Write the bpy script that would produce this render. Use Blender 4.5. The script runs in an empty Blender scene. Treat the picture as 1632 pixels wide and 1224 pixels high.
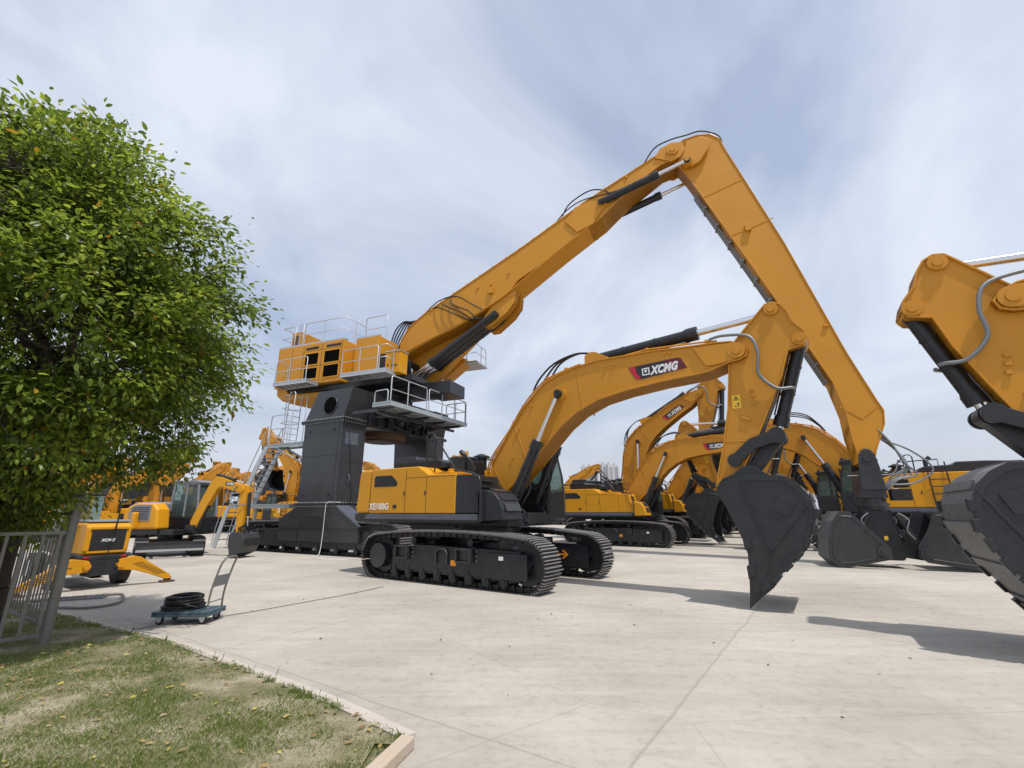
import bpy, math, random
import numpy as np
from mathutils import Matrix, Vector, noise
R = math.radians
random.seed(7)
SC = bpy.context.scene
COL = SC.collection

# ------------------------------------------------------------------ camera
cam = bpy.data.cameras.new('camera'); co = bpy.data.objects.new('camera', cam); COL.objects.link(co)
co.location = (0, 0, 1.65); co.rotation_euler = (R(90 + 15.5), 0, 0)
cam.sensor_width = 36; cam.lens = 732 / 1632 * 36; cam.clip_start = .05; cam.clip_end = 6000
SC.camera = co
# ------------------------------------------------------------------ light
HEAD = R(-34)                       # the rows of machines face along this heading
H = Vector((math.cos(HEAD), math.sin(HEAD), 0)); A = Vector((-H.y, H.x, 0))
SUN_EL = R(67); SUN_AZ = HEAD - R(16)            # direction towards the sun
sd = Vector((math.cos(SUN_AZ) * math.cos(SUN_EL), math.sin(SUN_AZ) * math.cos(SUN_EL), math.sin(SUN_EL)))
sl = bpy.data.lights.new('sun', 'SUN'); so = bpy.data.objects.new('sun', sl); COL.objects.link(so)
sl.energy = 3.6; sl.angle = R(.7); sl.color = (1, .95, .87)
so.rotation_euler = sd.to_track_quat('Z', 'Y').to_euler()
SC.view_settings.view_transform = 'Standard'; SC.view_settings.look = 'None'
SC.view_settings.exposure = 0.07; SC.view_settings.gamma = 1
w = bpy.data.worlds.new('World'); SC.world = w; w.use_nodes = True
nt = w.node_tree; nt.nodes.clear(); N = nt.nodes.new; L = nt.links.new
out = N('ShaderNodeOutputWorld'); bg = N('ShaderNodeBackground'); L(bg.outputs[0], out.inputs[0])
sky = N('ShaderNodeTexSky'); sky.sky_type = 'NISHITA'; sky.sun_disc = False
sky.sun_elevation = SUN_EL; sky.sun_rotation = math.pi / 2 - SUN_AZ
sky.air_density = 1.3; sky.dust_density = 2.5; sky.ozone_density = 2.0
tc = N('ShaderNodeTexCoord')
sep = N('ShaderNodeSeparateXYZ'); L(tc.outputs['Generated'], sep.inputs[0])
mz = N('ShaderNodeMath'); mz.operation = 'MAXIMUM'; L(sep.outputs[2], mz.inputs[0]); mz.inputs[1].default_value = 0
za = N('ShaderNodeMath'); za.operation = 'ADD'; L(mz.outputs[0], za.inputs[0]); za.inputs[1].default_value = .34
dv = N('ShaderNodeVectorMath'); dv.operation = 'DIVIDE'; L(tc.outputs['Generated'], dv.inputs[0])
cz = N('ShaderNodeCombineXYZ'); [L(za.outputs[0], cz.inputs[i]) for i in range(3)]; L(cz.outputs[0], dv.inputs[1])
mp = N('ShaderNodeMapping'); L(dv.outputs[0], mp.inputs[0]); mp.inputs['Rotation'].default_value = (0, 0, R(-38)); mp.inputs['Scale'].default_value = (1.0, .72, 1); mp.inputs['Location'].default_value = (3.3, 1.7, 0)
n1 = N('ShaderNodeTexNoise'); n1.inputs['Scale'].default_value = 1.5; n1.inputs['Detail'].default_value = 7; n1.inputs['Roughness'].default_value = .52; n1.inputs['Distortion'].default_value = .5
L(mp.outputs[0], n1.inputs['Vector'])
cr = N('ShaderNodeValToRGB'); cr.color_ramp.elements[0].position = .38; cr.color_ramp.elements[1].position = .64
cr.color_ramp.elements[0].color = (.40, .40, .40, 1); cr.color_ramp.elements[1].color = (1, 1, 1, 1)
L(n1.outputs['Fac'], cr.inputs[0])
mixc = N('ShaderNodeMix'); mixc.data_type = 'RGBA'
L(cr.outputs[0], mixc.inputs['Factor'])
skm = N('ShaderNodeVectorMath'); skm.operation = 'MULTIPLY'; L(sky.outputs[0], skm.inputs[0]); skm.inputs[1].default_value = (1.0, 1.05, 1.18)
L(skm.outputs[0], mixc.inputs['A']); mixc.inputs['B'].default_value = (6.9, 7.45, 8.45, 1)
hz = N('ShaderNodeMapRange'); L(mz.outputs[0], hz.inputs['Value']); hz.interpolation_type = 'SMOOTHSTEP'
hz.inputs['From Min'].default_value = -.02; hz.inputs['From Max'].default_value = .30; hz.inputs['To Min'].default_value = .92; hz.inputs['To Max'].default_value = 0
mixh = N('ShaderNodeMix'); mixh.data_type = 'RGBA'; L(hz.outputs[0], mixh.inputs['Factor']); L(mixc.outputs['Result'], mixh.inputs['A']); mixh.inputs['B'].default_value = (5.5, 5.9, 6.75, 1)
L(mixh.outputs['Result'], bg.inputs[0]); bg.inputs[1].default_value = .108

# ------------------------------------------------------------------ materials
def new_mat(name):
    m = bpy.data.materials.new(name); m.use_nodes = True
    return m, m.node_tree, m.node_tree.nodes['Principled BSDF']
def mat(name, col, rough=.5, metal=0., var=.08, scale=3., bump=0., bscale=60., coat=0., dust=0., dustz=1.2, dustcol=(.36, .31, .25)):
    m, t, p = new_mat(name); n = t.nodes.new; l = t.links.new
    p.inputs['Metallic'].default_value = metal; p.inputs['Coat Weight'].default_value = coat
    p.inputs['Coat Roughness'].default_value = .12
    g = n('ShaderNodeTexCoord'); no = n('ShaderNodeTexNoise'); no.inputs['Scale'].default_value = scale; no.inputs['Detail'].default_value = 5
    l(g.outputs['Object'], no.inputs['Vector'])
    hsv = n('ShaderNodeMix'); hsv.data_type = 'RGBA'
    hsv.inputs['A'].default_value = tuple(c * (1 - var) for c in col) + (1,); hsv.inputs['B'].default_value = tuple(min(1, c * (1 + var)) for c in col) + (1,)
    l(no.outputs['Fac'], hsv.inputs['Factor']); last = hsv.outputs['Result']
    if dust:
        n2 = n('ShaderNodeTexNoise'); n2.inputs['Scale'].default_value = 5; n2.inputs['Detail'].default_value = 8; n2.inputs['Roughness'].default_value = .7
        l(g.outputs['Object'], n2.inputs['Vector'])
        r = n('ShaderNodeMapRange'); r.inputs['From Min'].default_value = .45; r.inputs['From Max'].default_value = .8; r.inputs['To Max'].default_value = dust
        l(n2.outputs['Fac'], r.inputs['Value'])
        mx = n('ShaderNodeMix'); mx.data_type = 'RGBA'; l(r.outputs[0], mx.inputs['Factor']); l(last, mx.inputs['A']); mx.inputs['B'].default_value = dustcol + (1,)
        last = mx.outputs['Result']
    l(last, p.inputs['Base Color'])
    rr = n('ShaderNodeMapRange'); rr.inputs['To Min'].default_value = max(.03, rough - .08); rr.inputs['To Max'].default_value = min(1, rough + .08)
    l(no.outputs['Fac'], rr.inputs['Value']); l(rr.outputs[0], p.inputs['Roughness'])
    if bump:
        nb = n('ShaderNodeTexNoise'); nb.inputs['Scale'].default_value = bscale; nb.inputs['Detail'].default_value = 3
        l(g.outputs['Object'], nb.inputs['Vector'])
        b = n('ShaderNodeBump'); b.inputs['Strength'].default_value = bump; b.inputs['Distance'].default_value = .01
        l(nb.outputs['Fac'], b.inputs['Height']); l(b.outputs[0], p.inputs['Normal'])
    return m
M = {}
M['yellow'] = mat('orange_yellow_paint', (.64, .288, .006), .42, 0, .07, 1.2, .06, 40, .08, .07, dustcol=(.52, .33, .12))
M['boomy'] = mat('orange_boom_paint', (.57, .25, .018), .48, 0, .10, .8, .08, 30, .06, .18, dustcol=(.46, .28, .09))
M['black'] = mat('black_paint', (.011, .0125, .016), .42, 0, .2, 2, .1, 50, .12, .2, dustcol=(.075, .082, .09))
M['dkgrey'] = mat('dark_grey_paint', (.026, .028, .032), .40, 0, .15, 1.2, .08, 40, .2, .3, dustcol=(.09, .09, .09))
M['skirt'] = mat('slate_grey_paint', (.085, .095, .125), .38, 0, .1, 2, coat=.2, dust=.3, dustcol=(.2, .2, .2))
M['steel'] = mat('dusty_track_steel', (.040, .038, .040), .5, .35, .3, 6, .3, 60, dust=.35, dustcol=(.17, .15, .13))
M['void'] = mat('painted_opening_black', (.003, .003, .003), .95); M['void'].node_tree.nodes['Principled BSDF'].inputs['Specular IOR Level'].default_value = .05  # flat black in place of the shade inside openings
M['worn'] = mat('worn_sunlit_shoe_steel', (.27, .26, .26), .45, .4, .3, 9, .3, 60, dust=.3, dustcol=(.25, .22, .2))  # worn steel, its colour also lightened for sun on the grouser bars
M['bucket'] = mat('matt_black_bucket_paint', (.017, .0185, .021), .48, 0, .2, 1.5, .12, 35, .05, .25, dustcol=(.075, .075, .078))
M['wrap'] = mat('dusty_bucket_plate', (.10, .105, .112), .5, .1, .2, 2, .15, 35, dust=.5, dustcol=(.24, .22, .2))
M['chrome'] = mat('chromed_rod', (.78, .78, .80), .12, 1., .02)
M['rubber'] = mat('black_rubber', (.012, .012, .013), .55, 0, .1, 10)
M['hosegrey'] = mat('grey_braided_hose', (.22, .23, .24), .45, .4, .1, 30, .3, 200)
M['galv'] = mat('galvanised_steel', (.50, .52, .54), .45, .55, .12, 8)
M['galvd'] = mat('galvanised_deck', (.38, .42, .43), .5, .35, .15, 4, .2, 30)
M['grille'] = mat('black_grille', (.012, .012, .013), .6, 0, .3, 40, .8, 90)
M['white'] = mat('white_lettering', (.8, .8, .8), .45)
M['red'] = mat('red_decal', (.55, .012, .03), .35)
M['wine'] = mat('dark_red_decal', (.12, .008, .02), .35)
M['decal'] = mat('yellow_sticker', (.85, .50, .03), .4)
M['orange'] = mat('orange_sticker', (.85, .28, .01), .4)
M['lime'] = mat('lime_sticker', (.65, .72, .05), .4)
M['rust'] = mat('primer_rust_patch', (.11, .055, .033), .7, 0, .5, 5)
M['grey'] = mat('grey_plastic', (.19, .20, .225), .5, 0, .08, 6)
M['blue'] = mat('worn_blue_plastic', (.035, .085, .12), .5, 0, .2, 14, dust=.3)
M['greym'] = mat('grey_painted_metal', (.19, .18, .165), .5, .3, .2, 12, dust=.4, dustcol=(.3, .27, .23))
M['seat'] = mat('dark_cab_interior', (.03, .03, .028), .8)
M['redlight'] = mat('red_lamp_lens', (.45, .01, .01), .2)
M['cityw'] = mat('haze_paled_tower_wall', (.52, .52, .53), .8, 0, .05, .02)  # tower blocks are paled in their colour to stand in for distance haze
M['cityd'] = mat('tower_window_bands', (.27, .29, .33), .5)
M['bark'] = mat('dark_bark', (.055, .042, .032), .9, 0, .3, 8, .8, 25)
M['dirtyw'] = mat('white_plastic_sheet', (.6, .6, .62), .5)

for k in ('yellow', 'boomy'): M[k].node_tree.nodes['Principled BSDF'].inputs['Specular IOR Level'].default_value = .32    # spec tweak
def glass():
    m, t, p = new_mat('tinted_cab_glass')
    p.inputs['Base Color'].default_value = (.30, .40, .37, 1); p.inputs['Roughness'].default_value = .03
    p.inputs['Transmission Weight'].default_value = .85; p.inputs['IOR'].default_value = 1.3
    p.inputs['Alpha'].default_value = 1
    return m
M['glass'] = glass()

def leafmat(name, c, c2, tr=.35):
    m, t, p = new_mat(name); n = t.nodes.new; l = t.links.new
    g = n('ShaderNodeNewGeometry'); mx = n('ShaderNodeMix'); mx.data_type = 'RGBA'
    mx.inputs['A'].default_value = c + (1,); mx.inputs['B'].default_value = c2 + (1,)
    l(g.outputs['Random Per Island'], mx.inputs['Factor']); l(mx.outputs['Result'], p.inputs['Base Color'])
    p.inputs['Roughness'].default_value = .38
    trn = n('ShaderNodeBsdfTranslucent'); hs = n('ShaderNodeHueSaturation'); hs.inputs['Value'].default_value = 2.0; hs.inputs['Hue'].default_value = .48
    l(mx.outputs['Result'], hs.inputs['Color']); l(hs.outputs[0], trn.inputs[0])
    ms = n('ShaderNodeMixShader'); ms.inputs[0].default_value = tr
    l(p.outputs[0], ms.inputs[1]); l(trn.outputs[0], ms.inputs[2]); l(ms.outputs[0], t.nodes['Material Output'].inputs[0])
    return m
M['leaf'] = leafmat('green_leaves', (.10, .165, .015), (.22, .29, .04), .46)
M['leafd'] = leafmat('dark_leaves', (.05, .09, .012), (.10, .15, .022), .4)
M['leafo'] = leafmat('turning_leaves', (.30, .13, .015), (.34, .26, .02))
M['grassm'] = leafmat('grass_blades', (.075, .125, .018), (.20, .25, .06), .3)
M['litter'] = leafmat('fallen_leaves', (.20, .11, .05), (.42, .33, .12), .15)
M['littery'] = leafmat('yellow_fallen_leaves', (.45, .38, .05), (.58, .5, .12), .15)

def concrete():
    m, t, p = new_mat('poured_concrete'); n = t.nodes.new; l = t.links.new
    g = n('ShaderNodeTexCoord')
    mp = n('ShaderNodeMapping'); l(g.outputs['Object'], mp.inputs[0])
    a = n('ShaderNodeTexNoise'); a.inputs['Scale'].default_value = .35; a.inputs['Detail'].default_value = 9; a.inputs['Roughness'].default_value = .62
    l(mp.outputs[0], a.inputs['Vector'])
    b = n('ShaderNodeTexNoise'); b.inputs['Scale'].default_value = 9; b.inputs['Detail'].default_value = 8; b.inputs['Roughness'].default_value = .7
    l(mp.outputs[0], b.inputs['Vector'])
    # swept, brushed streaks
    ms_ = n('ShaderNodeMapping'); ms_.inputs['Scale'].default_value = (.35, 2.6, 1); ms_.inputs['Rotation'].default_value = (0, 0, R(18)); l(g.outputs['Object'], ms_.inputs[0])
    s = n('ShaderNodeTexNoise'); s.inputs['Scale'].default_value = 1.4; s.inputs['Detail'].default_value = 7; s.inputs['Roughness'].default_value = .65; s.inputs['Distortion'].default_value = 1.2
    l(ms_.outputs[0], s.inputs['Vector'])
    c1 = n('ShaderNodeValToRGB'); e = c1.color_ramp.elements; e[0].position = .27; e[0].color = (.32, .295, .26, 1); e[1].position = .68; e[1].color = (.49, .455, .405, 1)
    l(a.outputs['Fac'], c1.inputs[0])
    c2 = n('ShaderNodeMix'); c2.data_type = 'RGBA'; c2.blend_type = 'MULTIPLY'; c2.inputs['Factor'].default_value = 1
    r2 = n('ShaderNodeValToRGB'); e = r2.color_ramp.elements; e[0].position = .34; e[0].color = (.91, .905, .89, 1); e[1].position = .62; e[1].color = (1.04, 1.04, 1.03, 1); l(s.outputs['Fac'], r2.inputs[0])
    l(c1.outputs[0], c2.inputs['A']); l(r2.outputs[0], c2.inputs['B'])
    c3 = n('ShaderNodeMix'); c3.data_type = 'RGBA'; c3.blend_type = 'MULTIPLY'; c3.inputs['Factor'].default_value = 1
    r3 = n('ShaderNodeValToRGB'); e = r3.color_ramp.elements; e[0].position = .28; e[0].color = (.80, .79, .77, 1); e[1].position = .5; e[1].color = (1, 1, 1, 1); l(b.outputs['Fac'], r3.inputs[0])
    l(c2.outputs['Result'], c3.inputs['A']); l(r3.outputs[0], c3.inputs['B'])
    # slab joints: a 5.2 m grid along the rows, slightly wavering
    wv = n('ShaderNodeTexNoise'); wv.inputs['Scale'].default_value = 1.1; wv.inputs['Detail'].default_value = 4; l(g.outputs['Object'], wv.inputs['Vector'])
    wa = n('ShaderNodeVectorMath'); wa.operation = 'MULTIPLY_ADD'; l(wv.outputs['Color'], wa.inputs[0]); wa.inputs[1].default_value = (.07, .07, 0); l(g.outputs['Object'], wa.inputs[2])
    mg = n('ShaderNodeMapping'); mg.vector_type = 'TEXTURE'; mg.inputs['Rotation'].default_value = (0, 0, HEAD); l(wa.outputs[0], mg.inputs[0])
    sx = n('ShaderNodeSeparateXYZ'); l(mg.outputs[0], sx.inputs[0])
    def line(o, off, per, wdt):
        ad = n('ShaderNodeMath'); ad.operation = 'ADD'; l(o, ad.inputs[0]); ad.inputs[1].default_value = off
        pp = n('ShaderNodeMath'); pp.operation = 'PINGPONG'; l(ad.outputs[0], pp.inputs[0]); pp.inputs[1].default_value = per / 2
        cm = n('ShaderNodeMapRange'); l(pp.outputs[0], cm.inputs['Value']); cm.inputs['From Min'].default_value = 0; cm.inputs['From Max'].default_value = wdt; cm.inputs['To Min'].default_value = 1; cm.inputs['To Max'].default_value = 0
        return cm.outputs[0]
    ln = n('ShaderNodeMath'); ln.operation = 'MAXIMUM'; l(line(sx.outputs[0], 1.37, 5.2, .022), ln.inputs[0]); l(line(sx.outputs[1], -3.3, 5.2, .018), ln.inputs[1])
    lf = n('ShaderNodeMath'); lf.operation = 'MULTIPLY'; l(ln.outputs[0], lf.inputs[0]); lf.inputs[1].default_value = .42
    c4 = n('ShaderNodeMix'); c4.data_type = 'RGBA'; l(lf.outputs[0], c4.inputs['Factor']); l(c3.outputs['Result'], c4.inputs['A']); c4.inputs['B'].default_value = (.17, .14, .11, 1)
    # every slab was poured at its own time: a slight tint of its own
    fl = n('ShaderNodeVectorMath'); fl.operation = 'MULTIPLY_ADD'; l(mg.outputs[0], fl.inputs[0]); fl.inputs[1].default_value = (1 / 5.2, 1 / 5.2, 0); fl.inputs[2].default_value = (1.37 / 5.2, -3.3 / 5.2, 0)
    ff = n('ShaderNodeVectorMath'); ff.operation = 'FLOOR'; l(fl.outputs[0], ff.inputs[0])
    wn = n('ShaderNodeTexWhiteNoise'); wn.noise_dimensions = '3D'; l(ff.outputs[0], wn.inputs['Vector'])
    wr = n('ShaderNodeMapRange'); l(wn.outputs['Value'], wr.inputs['Value']); wr.inputs['To Min'].default_value = .93; wr.inputs['To Max'].default_value = 1.04
    sl_ = n('ShaderNodeVectorMath'); sl_.operation = 'SCALE'; l(c4.outputs['Result'], sl_.inputs[0]); l(wr.outputs[0], sl_.inputs['Scale'])
    # brown scuffs left by turning tracks
    sm_ = n('ShaderNodeMapping'); sm_.inputs['Scale'].default_value = (.5, 1.5, 1); sm_.inputs['Rotation'].default_value = (0, 0, R(-30)); l(g.outputs['Object'], sm_.inputs[0])
    s3 = n('ShaderNodeTexNoise'); s3.inputs['Scale'].default_value = .8; s3.inputs['Detail'].default_value = 12; s3.inputs['Roughness'].default_value = .78; s3.inputs['Distortion'].default_value = 2.2; l(sm_.outputs[0], s3.inputs['Vector'])
    s4 = n('ShaderNodeMapRange'); l(s3.outputs['Fac'], s4.inputs['Value']); s4.inputs['From Min'].default_value = .56; s4.inputs['From Max'].default_value = .72; s4.inputs['To Max'].default_value = .38
    c45 = n('ShaderNodeMix'); c45.data_type = 'RGBA'; l(s4.outputs[0], c45.inputs['Factor']); l(sl_.outputs[0], c45.inputs['A']); c45.inputs['B'].default_value = (.25, .205, .16, 1)
    # hairline cracks
    vo = n('ShaderNodeTexVoronoi'); vo.feature = 'DISTANCE_TO_EDGE'; vo.inputs['Scale'].default_value = .16; l(wa.outputs[0], vo.inputs['Vector'])
    wa.inputs[1].default_value = (.09, .09, 0)
    vr = n('ShaderNodeMapRange'); l(vo.outputs['Distance'], vr.inputs['Value']); vr.inputs['From Max'].default_value = .0016; vr.inputs['To Min'].default_value = .35; vr.inputs['To Max'].default_value = 0
    c5 = n('ShaderNodeMix'); c5.data_type = 'RGBA'; l(vr.outputs[0], c5.inputs['Factor']); l(c45.outputs['Result'], c5.inputs['A']); c5.inputs['B'].default_value = (.2, .17, .14, 1)
    # dark specks and small oily marks
    v2 = n('ShaderNodeTexNoise'); v2.inputs['Scale'].default_value = 2.2; v2.inputs['Detail'].default_value = 10; v2.inputs['Roughness'].default_value = .8; l(g.outputs['Object'], v2.inputs['Vector'])
    r5 = n('ShaderNodeMapRange'); l(v2.outputs['Fac'], r5.inputs['Value']); r5.inputs['From Min'].default_value = .68; r5.inputs['From Max'].default_value = .76; r5.inputs['To Max'].default_value = .45
    c6 = n('ShaderNodeMix'); c6.data_type = 'RGBA'; l(r5.outputs[0], c6.inputs['Factor']); l(c5.outputs['Result'], c6.inputs['A']); c6.inputs['B'].default_value = (.19, .165, .14, 1)
    l(c6.outputs['Result'], p.inputs['Base Color']); p.inputs['Roughness'].default_value = .85
    bb = n('ShaderNodeBump'); bb.inputs['Strength'].default_value = .35; bb.inputs['Distance'].default_value = .01; l(b.outputs['Fac'], bb.inputs['Height']); l(bb.outputs[0], p.inputs['Normal'])
    return m
M['concrete'] = concrete()
def soil():
    m, t, p = new_mat('sandy_lawn_soil'); n = t.nodes.new; l = t.links.new
    g = n('ShaderNodeTexCoord')
    a = n('ShaderNodeTexNoise'); a.inputs['Scale'].default_value = 1.6; a.inputs['Detail'].default_value = 9; a.inputs['Roughness'].default_value = .7
    l(g.outputs['Object'], a.inputs['Vector'])
    c = n('ShaderNodeValToRGB'); e = c.color_ramp.elements; e[0].position = .38; e[0].color = (.13, .13, .06, 1); e[1].position = .64; e[1].color = (.36, .31, .23, 1)
    x = c.color_ramp.elements.new(.48); x.color = (.20, .175, .10, 1)
    l(a.outputs['Fac'], c.inputs[0]); l(c.outputs[0], p.inputs['Base Color']); p.inputs['Roughness'].default_value = .95
    b = n('ShaderNodeTexNoise'); b.inputs['Scale'].default_value = 30; b.inputs['Detail'].default_value = 8; l(g.outputs['Object'], b.inputs['Vector'])
    bb = n('ShaderNodeBump'); bb.inputs['Strength'].default_value = .9; bb.inputs['Distance'].default_value = .03; l(b.outputs['Fac'], bb.inputs['Height']); l(bb.outputs[0], p.inputs['Normal'])
    return m
M['soil'] = soil()
M['kerb'] = mat('pale_kerb_stone', (.47, .42, .37), .85, 0, .15, 6, .4, 40)
M['kerbo'] = mat('orange_cream_kerb_paint', (.46, .37, .28), .75, 0, .12, 5, .4, 30, dust=.5, dustcol=(.32, .33, .34))
M['farg'] = leafmat('far_tree_green', (.03, .06, .015), (.05, .09, .02))

# ------------------------------------------------------------------ mesh helpers
class MB:
    def __init__(s): s.v = []; s.f = []; s.sm = []; s.mi = []; s.M = None; s.cur = 0
    def add(s, vs, fs, smooth=False):
        o = len(s.v)
        if s.M is not None: vs = [s.M @ Vector(p) for p in vs]
        s.v.extend(tuple(p) for p in vs)
        for f in fs: s.f.append(tuple(i + o for i in f)); s.sm.append(smooth); s.mi.append(s.cur)
        return s
    def box(s, c, d, rot=None):
        x, y, z = (k / 2 for k in d)
        vs = [Vector((a, b, e)) for a in (-x, x) for b in (-y, y) for e in (-z, z)]
        if rot is not None: vs = [rot @ p for p in vs]
        vs = [p + Vector(c) for p in vs]
        return s.add(vs, [(0, 1, 3, 2), (4, 6, 7, 5), (0, 4, 5, 1), (2, 3, 7, 6), (0, 2, 6, 4), (1, 5, 7, 3)])
    def span(s, x0, x1, y0, y1, z0, z1): return s.box(((x0 + x1) / 2, (y0 + y1) / 2, (z0 + z1) / 2), (abs(x1 - x0), abs(y1 - y0), abs(z1 - z0)))
    def prism(s, pts, y0, y1, y0b=None):
        """outline (x,z) extruded along y"""
        n = len(pts); ar = sum(pts[i][0] * pts[(i + 1) % n][1] - pts[(i + 1) % n][0] * pts[i][1] for i in range(n))
        if ar < 0: pts = pts[::-1]
        if y0 > y1: y0, y1 = y1, y0
        vs = [(p[0], y0, p[1]) for p in pts] + [(p[0], y1, p[1]) for p in pts]
        fs = [tuple(range(n)), tuple(range(2 * n - 1, n - 1, -1))]
        fs += [(i, i + n, (i + 1) % n + n, (i + 1) % n) for i in range(n)]
        return s.add(vs, fs)
    def ring(s, pts, h, wd, up=.012):
        """flange plate following an outline: +-h wide, wd deep inward"""
        n = len(pts); ar = sum(pts[i][0] * pts[(i + 1) % n][1] - pts[(i + 1) % n][0] * pts[i][1] for i in range(n))
        if ar < 0: pts = pts[::-1]
        P = [Vector((p[0], 0, p[1])) for p in pts]; outp = []; inp = []
        for i in range(n):
            a = (P[i] - P[i - 1]).normalized(); b = (P[(i + 1) % n] - P[i]).normalized()
            na = Vector((a.z, 0, -a.x)); nb = Vector((b.z, 0, -b.x)); m_ = (na + nb)
            k = m_ / max(.35, m_.length_squared / 2)
            outp.append(P[i] + k * up); inp.append(P[i] - k * wd)
        vs = []
        for q in (outp, inp):
            for y in (-h, h): vs += [(p.x, y, p.z) for p in q]
        fs = []
        for i in range(n):
            j = (i + 1) % n
            fs += [(i, i + n, j + n, j), (i + 2 * n, i, j, j + 2 * n), (i + n, i + 3 * n, j + 3 * n, j + n), (i + 3 * n, i + 2 * n, j + 2 * n, j + 3 * n)]
        return s.add(vs, fs)
    def cyl(s, p0, p1, r0, r1=None, n=16, caps=True):
        p0 = Vector(p0); p1 = Vector(p1); r1 = r0 if r1 is None else r1
        d = (p1 - p0).normalized(); u = d.orthogonal().normalized(); w_ = d.cross(u)
        vs = []
        for p, r in ((p0, r0), (p1, r1)):
            for i in range(n):
                a = 2 * math.pi * i / n; vs.append(p + (u * math.cos(a) + w_ * math.sin(a)) * r)
        s.add(vs, [(i, (i + 1) % n, (i + 1) % n + n, i + n) for i in range(n)], True)
        if caps:
            s.add(vs, [tuple(range(n))[::-1], tuple(range(n, 2 * n))])
        return s
    def tube(s, pts, r, n=6, closed=False, smooth=0):
        pts = [Vector(p) for p in pts]
        if smooth and len(pts) > 2:
            q = []
            m_ = len(pts)
            for i in range(m_ if closed else m_ - 1):
                g = lambda k: pts[k % m_] if closed else pts[max(0, min(m_ - 1, k))]
                a, b, c, d = g(i - 1), g(i), g(i + 1), g(i + 2)
                for k in range(smooth):
                    t = k / smooth
                    q.append(.5 * ((2 * b) + (c - a) * t + (2 * a - 5 * b + 4 * c - d) * t * t + (3 * b - a - 3 * c + d) * t ** 3))
            if not closed: q.append(pts[-1])
            pts = q
        m_ = len(pts); vs = []; u = None
        for i, p in enumerate(pts):
            if closed: d = pts[(i + 1) % m_] - pts[i - 1]
            else: d = pts[min(i + 1, m_ - 1)] - pts[max(i - 1, 0)]
            d.normalize()
            if u is None: u = d.orthogonal()
            u = (u - d * u.dot(d)).normalized(); w_ = d.cross(u)
            for k in range(n):
                a = 2 * math.pi * k / n; vs.append(p + (u * math.cos(a) + w_ * math.sin(a)) * r)
        fs = []
        for i in range(m_ if closed else m_ - 1):
            j = (i + 1) % m_
            for k in range(n):
                fs.append((i * n + k, i * n + (k + 1) % n, j * n + (k + 1) % n, j * n + k))
        s.add(vs, fs, True)
        if not closed: s.add(vs, [tuple(range(n))[::-1], tuple(range((m_ - 1) * n, m_ * n))])
        return s
    def disc(s, c, ax, r, t, n=20): c = Vector(c); a = Vector(ax).normalized() * t / 2; return s.cyl(c - a, c + a, r, n=n)
    def build(s, name, mats, parent=None, bevel=0, seg=2, angle=38):
        me = bpy.data.meshes.new(name); me.from_pydata(s.v, [], s.f)
        me.polygons.foreach_set('use_smooth', s.sm); me.polygons.foreach_set('material_index', s.mi)
        for m_ in (mats if isinstance(mats, (list, tuple)) else [mats]): me.materials.append(M[m_])
        me.validate(); me.update()
        o = bpy.data.objects.new(name, me); COL.objects.link(o)
        if parent is not None: o.parent = parent
        if bevel:
            b = o.modifiers.new('bevel', 'BEVEL'); b.width = bevel; b.segments = seg; b.limit_method = 'ANGLE'; b.angle_limit = R(angle); b.use_clamp_overlap = True
        return o
def tag(o, label=None, cat=None, group=None, kind=None):
    if label: o['label'] = label
    if cat: o['category'] = cat
    if group: o['group'] = group
    if kind: o['kind'] = kind
    return o
def thing(name, label, cat, loc=(0, 0, 0), rz=0., group=None, scale=1.):
    o = bpy.data.objects.new(name, None); COL.objects.link(o); o.empty_display_size = .3
    o.location = loc; o.rotation_euler = (0, 0, rz); o.scale = (scale,) * 3
    return tag(o, label, cat, group)
def kids(o): return [c for c in bpy.data.objects if c.parent == o]
def dup(o, parent=None):
    c = o.copy(); COL.objects.link(c)
    if parent is not None: c.parent = parent
    for ch in kids(o): dup(ch, c)
    return c
def copy_thing(src, loc, rz, label, scale=1., group=None):
    c = dup(src); c.location = loc; c.rotation_euler = (0, 0, rz); c.scale = (scale,) * 3; c['label'] = label
    if group: c['group'] = group
    return c
def text_obj(name, s, size, mtx, m, parent, bold=.0, shear=0., ext=.004, sx=1., center=False, sp=1.):
    cu = bpy.data.curves.new(name, 'FONT'); cu.body = s; cu.size = size; cu.extrude = ext; cu.offset = bold; cu.shear = shear; cu.space_character = sp
    if center: cu.align_x = 'CENTER'; cu.align_y = 'CENTER'
    o = bpy.data.objects.new(name, cu); COL.objects.link(o)
    dg = bpy.context.evaluated_depsgraph_get(); me = bpy.data.meshes.new_from_object(o.evaluated_get(dg))
    COL.objects.unlink(o); bpy.data.objects.remove(o)
    me.transform(mtx @ Matrix.Diagonal((sx, 1, 1, 1))); me.materials.clear(); me.materials.append(M[m])
    o = bpy.data.objects.new(name, me); COL.objects.link(o); o.parent = parent
    return o
def face_mtx(x, y, z, ang=0., side=-1):
    """text plane standing on the machine's right (-y) or left (+y) side, written along the side, tilted by ang"""
    if side < 0: B = Matrix(((1, 0, 0), (0, 0, -1), (0, 1, 0))).to_4x4()
    else: B = Matrix(((-1, 0, 0), (0, 0, 1), (0, 1, 0))).to_4x4()
    return Matrix.Translation((x, y, z)) @ B @ Matrix.Rotation(ang, 4, 'Z')
def rot2(px, pz, ang):
    """rotation in the x-z plane about (px,pz), positive = nose up"""
    return Matrix.Translation((px, 0, pz)) @ Matrix.Rotation(-ang, 4, 'Y') @ Matrix.Translation((-px, 0, -pz))
I4 = Matrix.Identity(4)
def xf(m_, p, y=0.): return m_ @ Vector((p[0], y, p[1]))

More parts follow.
